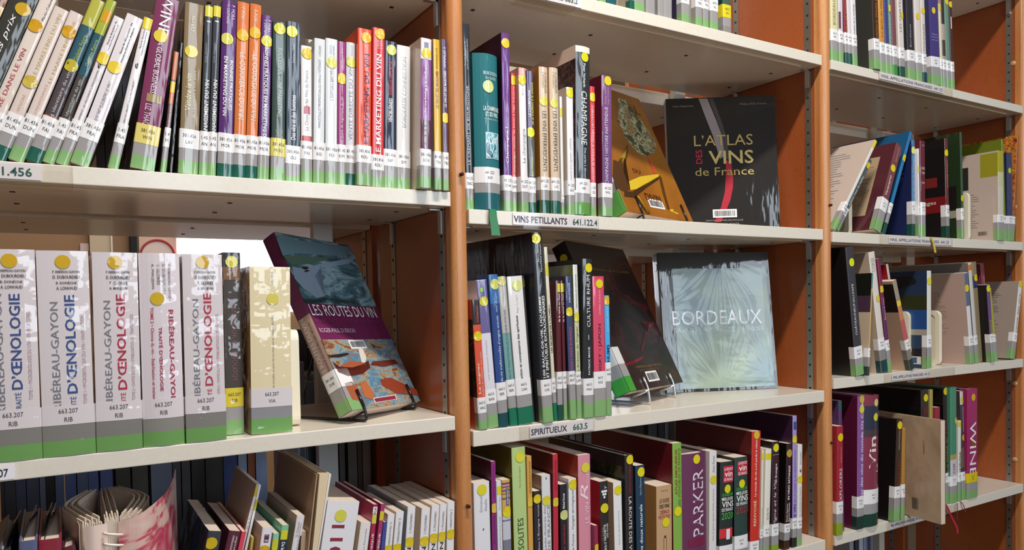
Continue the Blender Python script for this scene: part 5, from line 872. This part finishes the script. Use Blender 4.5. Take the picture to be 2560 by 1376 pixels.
# --- the roads of wine
ro = faceout(.3492, .0149, -.1440, 35, 29.07, -3.0, .1776, .2975, .0255, '#6b2450', 'face-out book with river painting and maroon band, LES ROUTES DU VIN', 'film', False)
w, h = ro.d, ro.h
paint1 = art_mat('river_painting', [(.25, '#141c20'), (.40, '#2a3f44'), (.50, '#4a6f78'), (.57, '#8fa9b4'), (.63, '#5d8088'), (.75, '#1e2c2c')], (9, 9, 26), 8, 1.6, .3, .6)
paint2 = art_mat('harbour_painting', [(.30, '#4a2a1c'), (.40, '#8a5840'), (.46, '#a89878'), (.50, '#7a96a0'), (.56, '#4a7c9c'), (.62, '#8a7058'), (.72, '#c0a488')], (26, 26, 60), 8, .8, .3, .6)
zb0 = at(ro, 740, 850)[1]; zb1 = at(ro, 740, 757)[1]
ro.frect('R', 0, w, zb1, h, paint1, 'painting'); ro.frect('R', 0, w, 0, zb0, paint2, 'painting')
def blob(bk, P, col, name, off=.0007, kind=None): bk.fpoly('R', [at(bk, u, v) for u, v in P], col, name, off, kind)
blob(ro, [(690, 595), (874, 618), (884, 640), (820, 640), (740, 634), (706, 640)], '#5f7f8c', 'painted_sky')
blob(ro, [(729, 668), (760, 672), (800, 661), (830, 655), (868, 648), (880, 640), (866, 630), (878, 634), (890, 645), (872, 660), (830, 668), (800, 672), (786, 690), (800, 720), (812, 742), (790, 746), (757, 722), (735, 697)], '#8296aa', 'painted_river', .0009)
blob(ro, [(706, 640), (745, 640), (790, 645), (830, 645), (800, 655), (760, 662), (728, 664)], '#4a6658', 'painted_bank', .0009)
blob(ro, [(752, 672), (758, 668), (766, 668), (771, 672), (764, 676)], '#1c1a1a', 'painted_boat', .0011); blob(ro, [(758, 680), (764, 676), (774, 677), (766, 682)], '#1c1a1a', 'painted_boat', .0011)
for P, c in (([(830, 905), (848, 918), (880, 920), (905, 912), (920, 902), (925, 920), (905, 936), (870, 942), (845, 932)], '#5a2018'), ([(850, 915), (870, 905), (900, 905), (915, 912), (900, 925), (868, 928)], '#a8583c'), ([(820, 890), (868, 883), (872, 887), (852, 894), (828, 895)], '#38201a'),
             ([(930, 905), (985, 900), (995, 910), (960, 918), (925, 914)], '#6a2c20'), ([(895, 875), (905, 870), (915, 895), (912, 908), (903, 908)], '#d8cfc4'), ([(950, 950), (975, 945), (1040, 975), (1045, 990), (990, 985), (955, 965)], '#8c3c28'), ([(860, 960), (880, 955), (900, 980), (905, 1005), (880, 1000)], '#a85a3c'), ([(900, 965), (915, 955), (935, 985), (930, 1000), (912, 995)], '#b9683f')):
    blob(ro, P, c, 'painted_boat' if c != '#b9683f' else 'painted_figure', .0009)
fT(ro, 'LES ROUTES DU VIN', 781, 792, 942, 794, .019, WT); fT(ro, 'EN FRANCE AU COURS DES SIÈCLES', 789, 808, 948, 812, .008, '#8c3a66'); fT(ro, 'ROGER-PAUL DUBRION', 800, 833, 888, 833, .0075, '#c9b0bc')
p = at(ro, 893, 862); ro.barcode('R', p[0], p[1], .034, .010)
ro.fpoly('R', [at(ro, u, v) for u, v in ((932, 996), (988, 988), (991, 1000), (936, 1009))], '#e9dccf', 'publisher_plate', .0010); ro.fpoly('R', [at(ro, u, v) for u, v in ((934, 998), (986, 990), (989, 999), (938, 1007))], '#8c2c44', 'publisher_plate', .0013)
ro.spine_strip('spine_panel', .055, h*.53, '#a98d80', .0003); ro.text('LES ROUTES DU VIN', .33, h*.36, .098, .0075, -1 if False else 1, '#dccfc8', name='title'); ro.text('EN FRANCE AU COURS DES SIÈCLES', .68, h*.34, .09, .004, 1, '#5c2c40')
ro.call_label('381.456', 'DUB', (.020, .038, .066), LG, LW, .03)
easel(ro, .026, .155, -.1641, .0021, '#141416', 'black wire easel under the face-out book on wine roads')
# --- golden face-out book
go = faceout(.883, .053, .166, 14, 26, -1.8, .22, .305, .034, '#a8641c', 'golden brown face-out book with abstract yellow figure, sparkling wine shelf', 'film', True)
gold = art_mat('gold_ground', [(.35, '#7c4612'), (.6, '#9c621c')], (5, 5, 5), 3, .5, .35, .7)
go.frect('R', 0, go.d, 0, go.h, gold, 'cover_panel')
patch = art_mat('floral_patch', [(.32, '#1c2414'), (.44, '#4a5630'), (.5, '#c9c09a'), (.55, '#3c4a26'), (.62, '#b08a60'), (.7, '#2a2414')], (38, 38, 50), 6, .4, .35, .7)
blob(go, [(1545, 246), (1562, 250), (1575, 290), (1600, 300), (1625, 330), (1640, 365), (1636, 382), (1612, 392), (1590, 380), (1565, 350), (1543, 300)], patch, 'abstract_patch', .0008)
for P, c in (([(1532, 400), (1545, 405), (1560, 380), (1570, 360), (1568, 390), (1558, 430), (1575, 475), (1560, 480), (1540, 470), (1531, 440)], '#4a2c10'), ([(1550, 395), (1562, 378), (1566, 372), (1562, 396), (1555, 410)], '#cfae2c'), ([(1569, 455), (1600, 442), (1645, 436), (1648, 441), (1622, 458), (1590, 474), (1575, 476)], '#d0b02a'),
             ([(1560, 478), (1580, 480), (1610, 462), (1648, 441), (1645, 450), (1616, 470), (1585, 495), (1560, 492)], '#40260e'), ([(1645, 437), (1653, 445), (1664, 490), (1674, 525), (1668, 524), (1655, 480)], '#54340f'), ([(1585, 494), (1597, 495), (1625, 535), (1618, 536)], '#3c240e'), ([(1593, 492), (1596, 492), (1622, 532), (1619, 533)], '#cfae2c'),
             ([(1620, 396), (1624, 396), (1641, 433), (1634, 434)], '#c94a34'), ([(1672, 524), (1682, 524), (1684, 532), (1676, 530)], '#cfae2c'), ([(1685, 530), (1696, 535), (1694, 537), (1684, 533)], '#dfba2c')):
    blob(go, P, c, 'abstract_shape', .0010)
fT(go, 'AL', 1573, 280, 1602, 290, .022, '#5c3410'); fT(go, 'DU', 1584, 433, 1602, 436, .010, '#4a2a10'); fT(go, 'DIVIN', 1616, 500, 1654, 507, .015, '#4a1c10')
p = at(go, 1640, 511); go.barcode('R', p[0], p[1], .042, .013)
go.call_label(None, '', (.045, .064, .1), '#5aa04c', LW, .0005); go.spine_strip('call_number_label', .064, .105, LW, .0005)
easel(go, .045, .195, .1458, .0018, '#18181a', 'black wire easel holding the golden face-out book', lip=.036)
# --- atlas
al = faceout(1.134, .2107, .149, -34.4, 7.3, 0, .235, .300, .030, '#1a1512', 'black face-out atlas, gold lettering and grey-to-red stripe', 'film', True)
band = [(1752, 247), (1775, 247), (1790, 300), (1812, 360), (1822, 400), (1828, 440), (1832, 470), (1826, 510), (1812, 545), (1798, 562), (1782, 562), (1798, 535), (1812, 500), (1816, 460), (1812, 410), (1790, 345)]
blob(al, [(1746, 247), (1768, 247), (1790, 300), (1808, 350), (1816, 385), (1800, 398), (1782, 340), (1764, 295)], '#9a8e8c', 'pale_stripe', .0007)
blob(al, [(1770, 247), (1782, 247), (1806, 310), (1818, 350), (1822, 398), (1812, 398), (1806, 345), (1790, 295)], '#4a4240', 'pale_stripe', .0009)
blob(al, [(1814, 398), (1828, 410), (1833, 440), (1832, 470), (1826, 500), (1814, 530), (1802, 556), (1786, 556), (1802, 520), (1812, 480), (1815, 440)], '#b3283a', 'red_stripe', .0007)
GO = '#c9b06c'
fT(al, 'L’ATLAS', 1735, 367, 1882, 362, .024, GO); fT(al, 'VINS', 1772, 411, 1884, 409, .030, '#d9c27c', bold=True); fT(al, 'de France', 1738, 440, 1885, 438, .018, GO)
p = at(al, 1747, 393); al.ftext('R', 'DES', p[0], p[1], .031, .014, '#c9304a', 1, True)
fT(al, 'Laure Gasparotto', 1682, 270, 1733, 269, .005, '#a89c94'); fT(al, 'Préface d’Erik Orsenna', 1850, 263, 1916, 262, .005, '#8c827c')
fT(al, 'UNION DE LA SOMMELLERIE FRANÇAISE', 1764, 554, 1858, 554, .004, '#a89c94'); fT(al, 'ÉDITIONS DE MONZA', 1778, 563, 1848, 563, .005, '#b9ada4')
p = at(al, 1812, 534); al.barcode('R', p[0], p[1], .044, .012)
al.spine_strip('spine_film_edge', .002, al.h-.002, '#8f9298', .0003, 0, .25)
# --- dark book of classified growths, on a chrome easel
cr = faceout(.8728, .0386, -.1590, 23.98, 25.94, -1.4, .2400, .3107, .032, '#2a1a1a', 'dark brown face-out book with faint red swirls on chrome easel', 'film', True)
sw = art_mat('red_swirl', [(.3, '#241716'), (.55, '#2a1818'), (.6, '#5c161c'), (.64, '#2a1818'), (.8, '#231615')], (6, 6, 6), 3, 2.5, .35, .7)
cr.frect('R', 0, cr.d, 0, cr.h, sw, 'cover_panel')
for P in ([(1600, 805), (1632, 806), (1636, 812), (1618, 832), (1612, 858), (1606, 880), (1600, 878), (1608, 850), (1612, 826), (1622, 812)], [(1560, 910), (1585, 902), (1604, 892), (1608, 888), (1606, 898), (1590, 908), (1566, 916)]): blob(cr, P, '#6c1a20', 'red_swirl_mark', .0008)
fT(cr, 'GRANDS CRUS CLASSÉS', 1478, 676, 1572, 686, .006, '#8a7030'); fT(cr, 'CHÂTEAUX SAINT-ÉMILION', 1588, 921, 1652, 915, .005, '#8a6a1c'); fT(cr, 'POMEROL', 1600, 930, 1648, 924, .004, '#6a5018')
p = at(cr, 1630, 941); cr.barcode('R', p[0], p[1], .042, .014)
cr.call_label('641.22', 'MA', (.030, .054, .088), '#3f9a3a', '#d8d6d4', .026); cr.dot(cr.h-.03, .5, '#cdb82a', .0085)
easel(cr, .068, .185, -.1901, .0024, '#d4d6d8', 'chrome wire easel under the dark face-out book', kind='metal', lip=.022)
# --- silver Bordeaux volume in crinkled film
bo = faceout(1.083, .1723, -.1895, -19.88, 7.38, 0, .2564, .2978, .032, '#2a2b2d', 'large silver-green face-out book reading BORDEAUX in crinkled film', 'film', True)
m = bpy.data.materials.new('crinkled_silver'); nt, pz = nodes_of(m); N, L = nt.nodes, nt.links
m.name = 'crinkled_silver'; tc = N.new('ShaderNodeTexCoord'); mp = N.new('ShaderNodeMapping'); mp.inputs['Rotation'].default_value = (math.radians(-38), 0, 0); mp.inputs['Scale'].default_value = (1, 5, 34)
n1 = N.new('ShaderNodeTexNoise'); n1.inputs['Scale'].default_value = 1; n1.inputs['Detail'].default_value = 2.5; n1.inputs['Distortion'].default_value = .7
bp = N.new('ShaderNodeBump'); bp.inputs['Distance'].default_value = .003; bp.inputs['Strength'].default_value = .7
n2 = N.new('ShaderNodeTexNoise'); n2.inputs['Scale'].default_value = 9; rp = N.new('ShaderNodeValToRGB'); rp.color_ramp.elements[0].color = lin('#7f999c'); rp.color_ramp.elements[1].color = lin('#a4b59c')
rp.color_ramp.elements[0].position = .4; rp.color_ramp.elements[1].position = .6
L.new(tc.outputs['Object'], mp.inputs[0]); L.new(mp.outputs[0], n1.inputs['Vector']); L.new(n1.outputs[0], bp.inputs['Height']); L.new(bp.outputs[0], pz.inputs['Coat Normal'])
L.new(tc.outputs['Object'], n2.inputs['Vector']); L.new(n2.outputs[0], rp.inputs[0]); L.new(rp.outputs[0], pz.inputs['Base Color'])
pz.inputs['Roughness'].default_value = .35; pz.inputs['Coat Weight'].default_value = .5; pz.inputs['Coat Roughness'].default_value = .1
SIL = m
def film_grid(bk, name, a0, a1, b0, b1, m, off, amp, nx=64, nz=72):
    """thin wrap laid over the cover, with real folds fanning in from the edges"""
    V, Fs = [], []
    for j in range(nz+1):
        for i in range(nx+1):
            x = i/nx; z = j/nz; e = 0
            for cx, cz, k, ph in ((.03, .6, 46, 0), (.97, .08, 58, 1.3), (.55, .97, 50, 2.1), (.5, .03, 40, .7)):
                dx, dz = x-cx, z-cz; rr = math.hypot(dx, dz)+.02; th = math.atan2(dz, dx)
                e += 1.5*noise.noise(Vector((th*k*.16, rr*1.6, ph*3)))*math.exp(-((rr-.32)/.26)**2)
            edge = min(x, 1-x, z, 1-z); f = min(1, edge*14)
            V.append(bk.fmap('R', a0+(a1-a0)*x, b0+(b1-b0)*z, off+amp*(e*.5+1)*f))
    for j in range(nz):
        for i in range(nx):
            q = j*(nx+1)+i; Fs.append((q, q+1, q+nx+2, q+nx+1))
    return mesh_obj(name, V, Fs, m, bk.root, smooth=True)
bo.frect('R', .030, bo.d-.008, .006, bo.h-.035, '#8fa6a4', 'silver_panel', .0006)
bo.frect('R', .030, bo.d-.008, .006, bo.h-.035, SIL, 'silver_panel', .0009)
WR = bpy.data.materials.new('clear_wrap'); nt, pz = nodes_of(WR); N, L = nt.nodes, nt.links
gl = N.new('ShaderNodeBsdfGlossy'); tr_ = N.new('ShaderNodeBsdfTransparent'); mxs = N.new('ShaderNodeMixShader'); lw_ = N.new('ShaderNodeLayerWeight')
gl.inputs['Roughness'].default_value = .05; lw_.inputs['Blend'].default_value = .35
mr = N.new('ShaderNodeMapRange'); mr.inputs[3].default_value = .0; mr.inputs[4].default_value = .34
L.new(lw_.outputs['Fresnel'], mr.inputs[0]); L.new(mr.outputs[0], mxs.inputs[0]); L.new(tr_.outputs[0], mxs.inputs[1]); L.new(gl.outputs[0], mxs.inputs[2]); L.new(mxs.outputs[0], N['Material Output'].inputs['Surface'])
film_grid(bo, 'plastic_wrap', .002, bo.d-.001, .001, bo.h-.001, WR, .0018, .0010, 110, 120)
fT(bo, 'BORDEAUX', 1681, 812, 1905, 812, .031, '#ffffff', off=.0014); fT(bo, 'GRANDS CRUS CLASSÉS 1855-2005', 1683, 832, 1908, 826, .011, '#d9dfda', off=.0013)
bo.dot(bo.h-.03, .5, '#6c6426', .0085)
# --- books half hidden between the face-out books (seen past the dark one)
for (u, v, x0, x1, y, z1, c, lb) in ((0, 0, 1.03, 1.052, .22, .09, '#4a4078', 'violet and white book lying behind the face-out spirits books'), (0, 0, 1.055, 1.072, .235, .055, '#2c2420', 'dark brown book between the two face-out volumes')):
    pass
# ================================================================= other small things
def bookend(x, y, z, w, h, label, r=.014, t=.003, col='#e9e0c8'):
    """plastic bookend: an upright frame with rounded corners and a flat foot"""
    e = tag(empty('bookend'), label, 'bookend'); m = mat(col, 'card')
    P = []
    for cx, cz, a0 in ((y+w-r, z+h-r, 0), (y+r, z+h-r, 90), (y+r, z+r, 180), (y+w-r, z+r, 270)):
        for k in range(6):
            a = math.radians(a0+k*18); P.append((cx+r*math.cos(a), cz+r*math.sin(a)))
    n = len(P); q = .010; Q = []
    cy, cz = y+w/2, z+h/2
    Q = [(cy+(a-cy)*(1-2*q/w), cz+(b_-cz)*(1-2*q/h)) for a, b_ in P]
    V = [(x, a, b_) for a, b_ in P]+[(x+t*4, a, b_) for a, b_ in P]+[(x, a, b_) for a, b_ in Q]+[(x+t*4, a, b_) for a, b_ in Q]; Fs = []
    for i in range(n):
        j = (i+1) % n
        Fs += [(i, j, n+j, n+i), (2*n+j, 2*n+i, 3*n+i, 3*n+j), (j, i, 2*n+i, 2*n+j), (n+i, n+j, 3*n+j, 3*n+i)]
    mesh_obj('frame', V, Fs, m, e)
    mesh_obj('web', [(x+t, a, b_) for a, b_ in Q], [tuple(range(n))], m, e)
    box('foot', x-.012, x, y+.01, y+w-.01, z+.0002, z+.0012, m, e)
    return e
def be(u0, row, h, s, label):
    X = hit(u0, 560 if row == 'R1' else 860, s).x
    bookend(X, s, ROWSET[row]['z']+.0002, .11, h, label)
be(2122, 'R1', .13, .05, 'cream plastic bookend behind the leaning white book')
be(2216, 'R1', .13, .07, 'cream plastic bookend behind the blue leaning book')
be(2420, 'R1', .125, .035, 'cream plastic bookend left of the white book with landscape photo')
be(2272, 'R2', .135, .04, 'cream plastic bookend left of the tree cover book')
be(2348, 'R2', .135, .035, 'cream plastic bookend right of the tree cover book')
X = hit(732, 900, .05).x-.003
bookend(X, .05, -.1639, .10, .135, 'cream plastic bookend beside the thick pale yellow book')
# book pulled out over the shelf edge
A = hit(2353, 1052, -.085); Bt = hit(2349, 1314, -.085)
pb = Book('book', .013, A.z-Bt.z, .19, '#b9a184', 'card', .0008, 5, True)
yw = math.radians(-9)
put(pb, Vector((A.x-.001, -.085, Bt.z)), Vector((math.cos(yw), math.sin(yw), 0)), Vector((-math.sin(yw), math.cos(yw), 0)), Vector((0, 0, 1)))
pb.frect('L', 0, pb.d, 0, pb.h, art_mat('stained_board', [(.3, '#a88d72'), (.6, '#c2aa90'), (.75, '#a87c66')], (9, 9, 9), 3), 'cover_panel')
pb.spine_strip('spine_panel', .001, pb.h-.001, '#dccbb8', .0003)
pb.ftext('L', 'MARABOUT', pb.d*.78, pb.h*.72, .032, .0035, '#6a5a4a', 1); pb.barcode('L', pb.d*.66, pb.h*.14, .016, .026, False)
pb.frect('R', 0, pb.d, 0, pb.h, '#3c5a2c')
tag(pb.root, 'beige board book pulled out over the lowest right shelf edge', 'book', 'books on the lowest shelf of the right bay')
# ribbon markers
def ribbon(pts, w, col, label, n=5, hue='card'):
    P = smooth_path(pts, n); V, Fs = [], []
    for i, p_ in enumerate(P):
        k = w*(1+.5*(i/len(P))) if label.startswith('dark green') else w
        V += [(p_.x-k/2, p_.y, p_.z), (p_.x+k/2, p_.y+.0006, p_.z), (p_.x+k/2, p_.y+.0012, p_.z), (p_.x-k/2, p_.y+.0006, p_.z)]
    for i in range(len(P)-1):
        a = i*4; c = a+4
        for k in range(4): Fs.append((a+k, a+(k+1) % 4, c+(k+1) % 4, c+k))
    Fs += [(0, 1, 2, 3), tuple(range(len(V)-4, len(V)))[::-1]]
    return tag(mesh_obj('ribbon_marker', V, Fs, mat(col, hue)), label, 'ribbon')
H = lambda u, v, s: tuple(hit(u, v, s))
ribbon([H(1231, 523, -.001), H(1233, 527, -.006), H(1234, 545, -.0065), H(1238, 570, -.007), H(1240, 589, -.008)], .011, '#1c7a44', 'dark green ribbon hanging over the edge below the teal book')
ribbon([H(2330, 593, -.001), H(2331, 598, -.006), H(2336, 615, -.0065), H(2339, 632, -.008)], .009, '#d3b84a', 'yellow paper ribbon hanging over the right bay shelf edge')
ribbon([H(2362, 1262, .0), H(2367, 1266, -.006), H(2378, 1290, -.007), H(2392, 1318, -.009), H(2395, 1335, -.011)], .009, '#b3203c', 'wide crimson ribbon hanging from the lowest right shelf')
ribbon([H(2393, 1258, .0), H(2394, 1264, -.006), H(2394, 1280, -.0065), H(2393, 1300, -.007)], .003, '#8c2c5c', 'narrow magenta ribbon hanging straight down, lowest right shelf')
ribbon([H(2402, 1254, .0), H(2408, 1262, -.006), H(2412, 1272, -.0065), H(2415, 1282, -.007)], .004, '#a3203c', 'short crimson ribbon beside the magenta book')
# signs
GN = '#35635c'
sign(.1692, .0213, -60, 104, 430, (('381.456', -38, 80, GN),), 'large clear shelf sign reading 381.456 at the left', (-70, 182), .0175)
sign(-.1641, .0210, -70, 37, 1178, (('663.207', -60, 21, '#333333'),), 'shelf sign ending 07 at the lower left', None, .0165)
sign(.5039, .0210, 1330, 1452, 8, (('LIQUIDES 663.2', 1345, 1442, GN),), 'clear shelf sign ending 663.2 at the top', (1300, 1435), .0175, dz=-.001)
sign(.1458, .0223, 1281, 1492, 560, (('VINS PETILLANTS', 1283, 1416, '#3c4150'), ('641.122.4', 1430, 1491, GN)), 'clear shelf sign reading VINS PETILLANTS 641.122.4', (1306, 1494), .0190)
sign(-.1901, .0238, 1323, 1482, 1090, (('SPIRITUEUX', 1326, 1416, '#3c4150'), ('663.5', 1431, 1467, GN)), 'clear shelf sign reading SPIRITUEUX 663.5', (1298, 1484), .0185, dz=.0005)
for zt, th, a, c, v, t0, t1, h0, h1, lb in ((.4995, .0198, 2196, 2356, 215, 2200, 2354, 2196, 2378, 'highest of the right bay'), (.1419, .0222, 2220, 2376, 608, 2222, 2370, 2198, 2378, 'second of the right bay'), (-.1676, .0222, 2228, 2322, 952, 2230, 2322, 2209, 2384, 'third of the right bay, small print'), (-.5016, .0222, 2222, 2300, 1325, 2224, 2298, 2215, 2392, 'lowest of the right bay, half covered')):
    sign(zt, th, a, c, v, (('VINS, APPELLATIONS FRANCAISES  641.22', t0, t1, '#4a5368'),), 'shelf sign VINS APPELLATIONS FRANCAISES, '+lb, (h0, h1), .014)
# small white card low right
# ---- comb-bound report, opened like a fan
rep = tag(empty('comb_bound_report'), 'fanned report with white plastic comb binding and pink cover, lowest left shelf', 'report')
PG = pages_mat(); z0 = -.498; z1 = -.243
def sheet(name, pts, z0, z1, m, th=.0006, top=None):
    P = smooth_path([(a, c, 0) for a, c in pts], 5); V, Fs = [], []; n = len(P)
    for i, p_ in enumerate(P):
        t = (P[min(i+1, n-1)]-P[max(i-1, 0)]).normalized(); nn = Vector((-t.y, t.x, 0))*th/2
        zt = z1 if top is None else z1+(top-z1)*(i/(n-1))**2
        V += [(p_.x-nn.x, p_.y-nn.y, z0), (p_.x+nn.x, p_.y+nn.y, z0), (p_.x+nn.x, p_.y+nn.y, zt), (p_.x-nn.x, p_.y-nn.y, zt)]
    for i in range(n-1):
        for k in range(4): Fs.append((i*4+k, i*4+(k+1) % 4, i*4+4+(k+1) % 4, i*4+4+k))
    Fs += [(0, 1, 2, 3), tuple(range(len(V)-4, len(V)))[::-1]]
    return mesh_obj(name, V, Fs, m, rep)
xa, xb = hit(206, 1330, .0).x, hit(350, 1330, .0).x; W_ = xb-xa
for g, (f0, f1, bow, cnt) in enumerate(((.02, .33, -.012, 9), (.40, .62, 0, 8), (.66, .97, .012, 10))):
    for k in range(cnt):
        f = f0+(f1-f0)*k/(cnt-1); x = xa+W_*f
        sheet('page', [(x, .004), (x+bow, .05), (x+bow*1.6, .10), (xa+W_*(.5+(f-.5)*.75), .165)], z0, z1+.004*math.sin(k*2.1), PG, .0017)
pk = art_mat('pink_cover', [(.3, '#e0c4b8'), (.5, '#dcb2a8'), (.56, '#c2405c'), (.64, '#d98a90'), (.75, '#e6d0c4')], (10, 10, 10), 3, 1.5)
sheet('front_cover', [(xa-.003, -.0005), (xa-.006, .05), (xa-.004, .10), (xa+.012, .16)], z0, z1-.002, mat('#e3cfc4', 'film'))
sheet('left_wrap', [(xa+.002, -.004), (xa+W_*.2, -.008), (xa+W_*.42, -.003)], z0, z1-.004, mat('#e8cfc4', 'film'))
sheet('right_wrap', [(xa+W_*.62, -.004), (xa+W_*.85, -.008), (xb+.008, -.004), (xb+.035, .03), (xb+.050, .075)], z0, z1-.004, pk, top=z1+.035)
for k in range(9):
    z = z1-.016-k*.0125
    P = [(xa+W_*.36, -.0085, z+.002), (xa+W_*.44, -.013, z+.001), (xa+W_*.60, -.0135, z-.001), (xa+W_*.68, -.009, z-.003)]
    tube('comb_tooth', smooth_path(P, 4), .0016, mat('#ece2da', 'card'), rep, 6)
# ---- tall brown folders standing beside the numbered volume
fd = tag(empty('paper_folder'), 'tall brown kraft folder with curved cream front, lowest left shelf', 'folder')
p0, p1 = hit(776, 1376, .01), hit(800, 1187, .01)
def slab(name, u0, u1, v, ut0, ut1, vt, s, d, col, parent, bow=.0, kind='card'):
    A, B_ = hit(u0, v, s), hit(u1, v, s); C_, D_ = hit(ut0, vt, s), hit(ut1, vt, s); k = (-.499-A.z)/(C_.z-A.z)
    A2 = A+(C_-A)*k; B2 = B_+(D_-B_)*((-.499-B_.z)/(D_.z-B_.z)); V, Fs = [], []; n = 10
    for i in range(n+1):
        t = i/n; ex = bow*math.sin(math.pi*t)
        for lo, hi_ in ((A2, C_), (B2, D_)):
            p_ = lo+(hi_-lo)*t
            for yy in (0, d): V.append((p_.x+ex-(.0 if yy == 0 else 0), p_.y+yy, p_.z))
    for i in range(n):
        a = i*4; c = a+4; Fs += [(a, a+2, c+2, c), (a+2, a+3, c+3, c+2), (a+3, a+1, c+1, c+3), (a+1, a, c, c+1)]
    Fs += [(0, 1, 3, 2), (n*4, n*4+2, n*4+3, n*4+1)]
    return mesh_obj(name, V, Fs, mat(col, kind) if isinstance(col, str) else col, parent)
slab('rear_board', 773, 776, 1376, 791, 794, 1187, .008, .205, '#b09070', fd, -.002)
slab('front_board', 778, 790, 1376, 799, 822, 1187, .004, .20, '#e0caa8', fd, .002)
slab('white_edge', 791, 794, 1376, 823, 828, 1186, .003, .19, '#ece6e2', fd, .002)
# clear film flaps that stand up from the hardbacks at the far left
for i, (u0, v0, u1, v1) in enumerate(((6, 1376, 28, 1285), (52, 1360, 94, 1274), (97, 1352, 128, 1268), (108, 1352, 142, 1272), (158, 1372, 186, 1268))):
    a_, c_ = hit(u0, v0, .008), hit(u1, v1, .15)
    V = []
    for yy, zt in ((.008, a_.z-.002), (.04, a_.z+.004), (.09, a_.z+.009), (.15, a_.z+.011)):
        x = a_.x+(.012)*(yy-.008)/.14; V += [(x, yy, a_.z-.05), (x, yy, zt), (x+.0011, yy, zt), (x+.0011, yy, a_.z-.05)]
    Fs = []
    for k in range(3):
        for q in range(4): Fs.append((k*4+q, k*4+(q+1) % 4, k*4+4+(q+1) % 4, k*4+4+q))
    Fs += [(0, 1, 2, 3), (12, 13, 14, 15)]
    tag(mesh_obj('film_flap', V, Fs, mat('#2a2c34', 'film')), ['film flap standing up at the far left edge', 'film flap above the grey-blue hardback', 'first film flap above the dark red hardback', 'second film flap above the dark red hardback', 'film flap above the maroon hardback'][i], 'cover flap', 'film flaps on the hardbacks')
